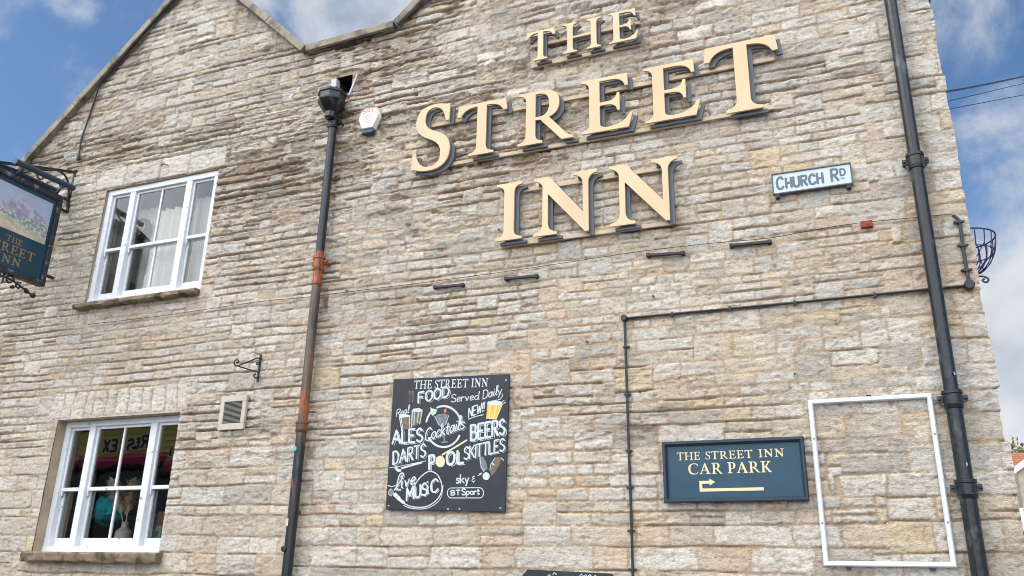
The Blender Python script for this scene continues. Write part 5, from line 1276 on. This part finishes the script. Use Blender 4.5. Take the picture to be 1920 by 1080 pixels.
def tree(x, y, h, cr, lab, seed, cols):
    r_ = random.Random(seed); tr = thing('tree', (x, y, 0), lab, 'tree')
    b = MB(); b.tube([(x, y, -.2), (x + .1, y, h * .35), (x, y, h * .75)], [.18, .13, .05], 8)
    for k in range(7):
        a = r_.uniform(0, 6.28); z = h * r_.uniform(.35, .7); b.tube([(x, y, z), (x + math.cos(a) * cr * .7, y + math.sin(a) * cr * .7, z + h * .2)], [.05, .015], 6)
    b.build('trunk', mat('bark', lin((96, 82, 66)), .9), tr, smooth=True)
    b = MB(); cl = [(r_.gauss(0, .5) * cr, r_.gauss(0, .5) * cr, h * r_.uniform(.5, .95), cr * r_.uniform(.25, .5)) for _ in range(22)]
    for i in range(5200):
        cx_, cy_, cz_, rr_ = cl[i % 22]; d = Vector((r_.gauss(0, 1), r_.gauss(0, 1), r_.gauss(0, 1))).normalized() * rr_ * r_.uniform(.5, 1.1)
        p = Vector((x + cx_, y + cy_, cz_)) + d; s1 = Vector((r_.gauss(0, 1), r_.gauss(0, 1), r_.gauss(0, 1))).normalized() * .09; s2 = s1.orthogonal().normalized() * .05
        b.mi = (i % 22) % len(cols); b.add([p - s1, p - s2, p + s1, p + s2], [(0, 1, 2, 3)])
    b.build('crown', cols, tr, recalc=False)
LV = [mat('olive leaves', lin((112, 112, 56)), .7, var=.2), mat('rusty leaves', lin((150, 110, 58)), .7, var=.2), mat('green leaves', lin((86, 100, 48)), .7, var=.2)]
tt = at(1896, 836, 31); tree(tt.x + .35, 31, tt.z + .15, 1.5, 'olive and rust leaved tree behind the orange roof', 4, LV)
gwl = thing('garden_wall', (1.9, .05, 0), 'low stone garden wall joining the right corner of the inn', 'wall')
gt = at(1908, 992).z
plain_stone('wall_face', gwl, (XR + .002, .004, 0), (1, 0, 0), 3.0, 0, lambda s: gt + .012 * math.sin(s * 9), (0, -1, 0), .012, 71, .4, .10, .16)
b = MB(); b.box(XR + .01, XR + 3.0, .02, .30, 0, gt - .02); b.build('wall_core', mat('rear stone', (0, 0, 0)), gwl)
b = MB(); b.box(XR + .012, XR + 3.0, .0, .32, gt - .018, gt + .0); b.build('wall_top', mat('grey capping', lin((140, 132, 120)), .9, var=.3, vscale=12), gwl, bevel=.006)

# ------------------------------------------------------------------ the shop across the street, seen in the lower window's reflection
sp0 = thing('shopfront', (-15, -9, 0), 'yellow boarded shopfront with maroon awning across the street, seen reflected in lower window', 'shop')
YEL = mat('yellow boards', lin((255, 226, 112)), .7, var=.1, vscale=4); MAR = mat('maroon awning cloth', lin((176, 48, 76)), .8, var=.15, vscale=5)
b = MB(); b.box(-19.5, -10.5, -13, -9.02, 0, 5.6); b.build('shop_wall', mat('shop render', lin((120, 112, 100)), .9, var=.15), sp0)
b = MB()
for k in range(5): b.add([(-19.5, -9.0, 4.08 + k * .125), (-10.5, -9.0, 4.08 + k * .125), (-10.5, -9.015, 4.205 + k * .125), (-19.5, -9.015, 4.205 + k * .125), (-19.5, -8.985, 4.08 + k * .125), (-10.5, -8.985, 4.08 + k * .125)], [(4, 5, 2, 3), (0, 1, 5, 4)])
b.build('fascia_boards', YEL, sp0, recalc=False)
b = MB(); b.box(-19.5, -10.5, -9.0, -8.93, 4.72, 5.0); b.build('fascia_top', MAR, sp0)
b = MB(); n = 90
for i in range(n):
    xa, xb = -19.5 + 9 * i / n, -19.5 + 9 * (i + 1) / n; za, zb_ = [3.80 - .05 * abs(math.sin(3.14 * (x + 19.5) / .3)) for x in (xa, xb)]
    b.add([(xa, -8.97, 4.08), (xb, -8.97, 4.08), (xb, -8.55, 3.92), (xa, -8.55, 3.92), (xa, -8.54, za), (xb, -8.54, zb_)], [(0, 1, 2, 3), (3, 2, 5, 4)])
b.build('awning', MAR, sp0, recalc=False)
b = MB(); b.box(-19, -11, -9.015, -8.99, .5, 3.75); ob = b.build('shop_window', mat('dark shop glass', lin((24, 30, 32)), .08), sp0)
b = MB(); b.box(-19, -11, -8.985, -8.95, 2.75, 2.85); b.box(-19, -11, -8.985, -8.95, .4, 1.4)
for k in range(6): b.mark(); b.box(-19 + k * 1.6, -18.93 + k * 1.6, -8.984, -8.951, 1.4, 2.75); b.box(-19 + k * 1.6, -18.93 + k * 1.6, -8.984, -8.951, 2.85, 3.75)
b.build('mullion', mat('shop joinery', lin((120, 116, 112)), .6), ob)
b = MB(); pl = MB()
def shop_word(t, xs_, xe_):
    st, tot = strokes(t, .32)
    for k, s in enumerate(st): b.ridge([(xs_ + (xe_ - xs_) * a / tot, -8.955 + .0005 * (k % 4), 4.20 + c_ * .25) for a, c_ in s], .062, (0, 1, 0), .004)
    pl.box(min(xs_, xe_) - .08, max(xs_, xe_) + .08, -8.983, -8.958, 4.14, 4.50)
shop_word('RES', -14.33, -14.97); shop_word('EX', -15.32, -15.68)
b.build('shop_lettering', mat('black sign letters', lin((20, 18, 18)), .5), sp0); pl.build('letter_board', mat('pale letter board', lin((236, 224, 150)), .6), sp0)
bpy.context.view_layer.update()
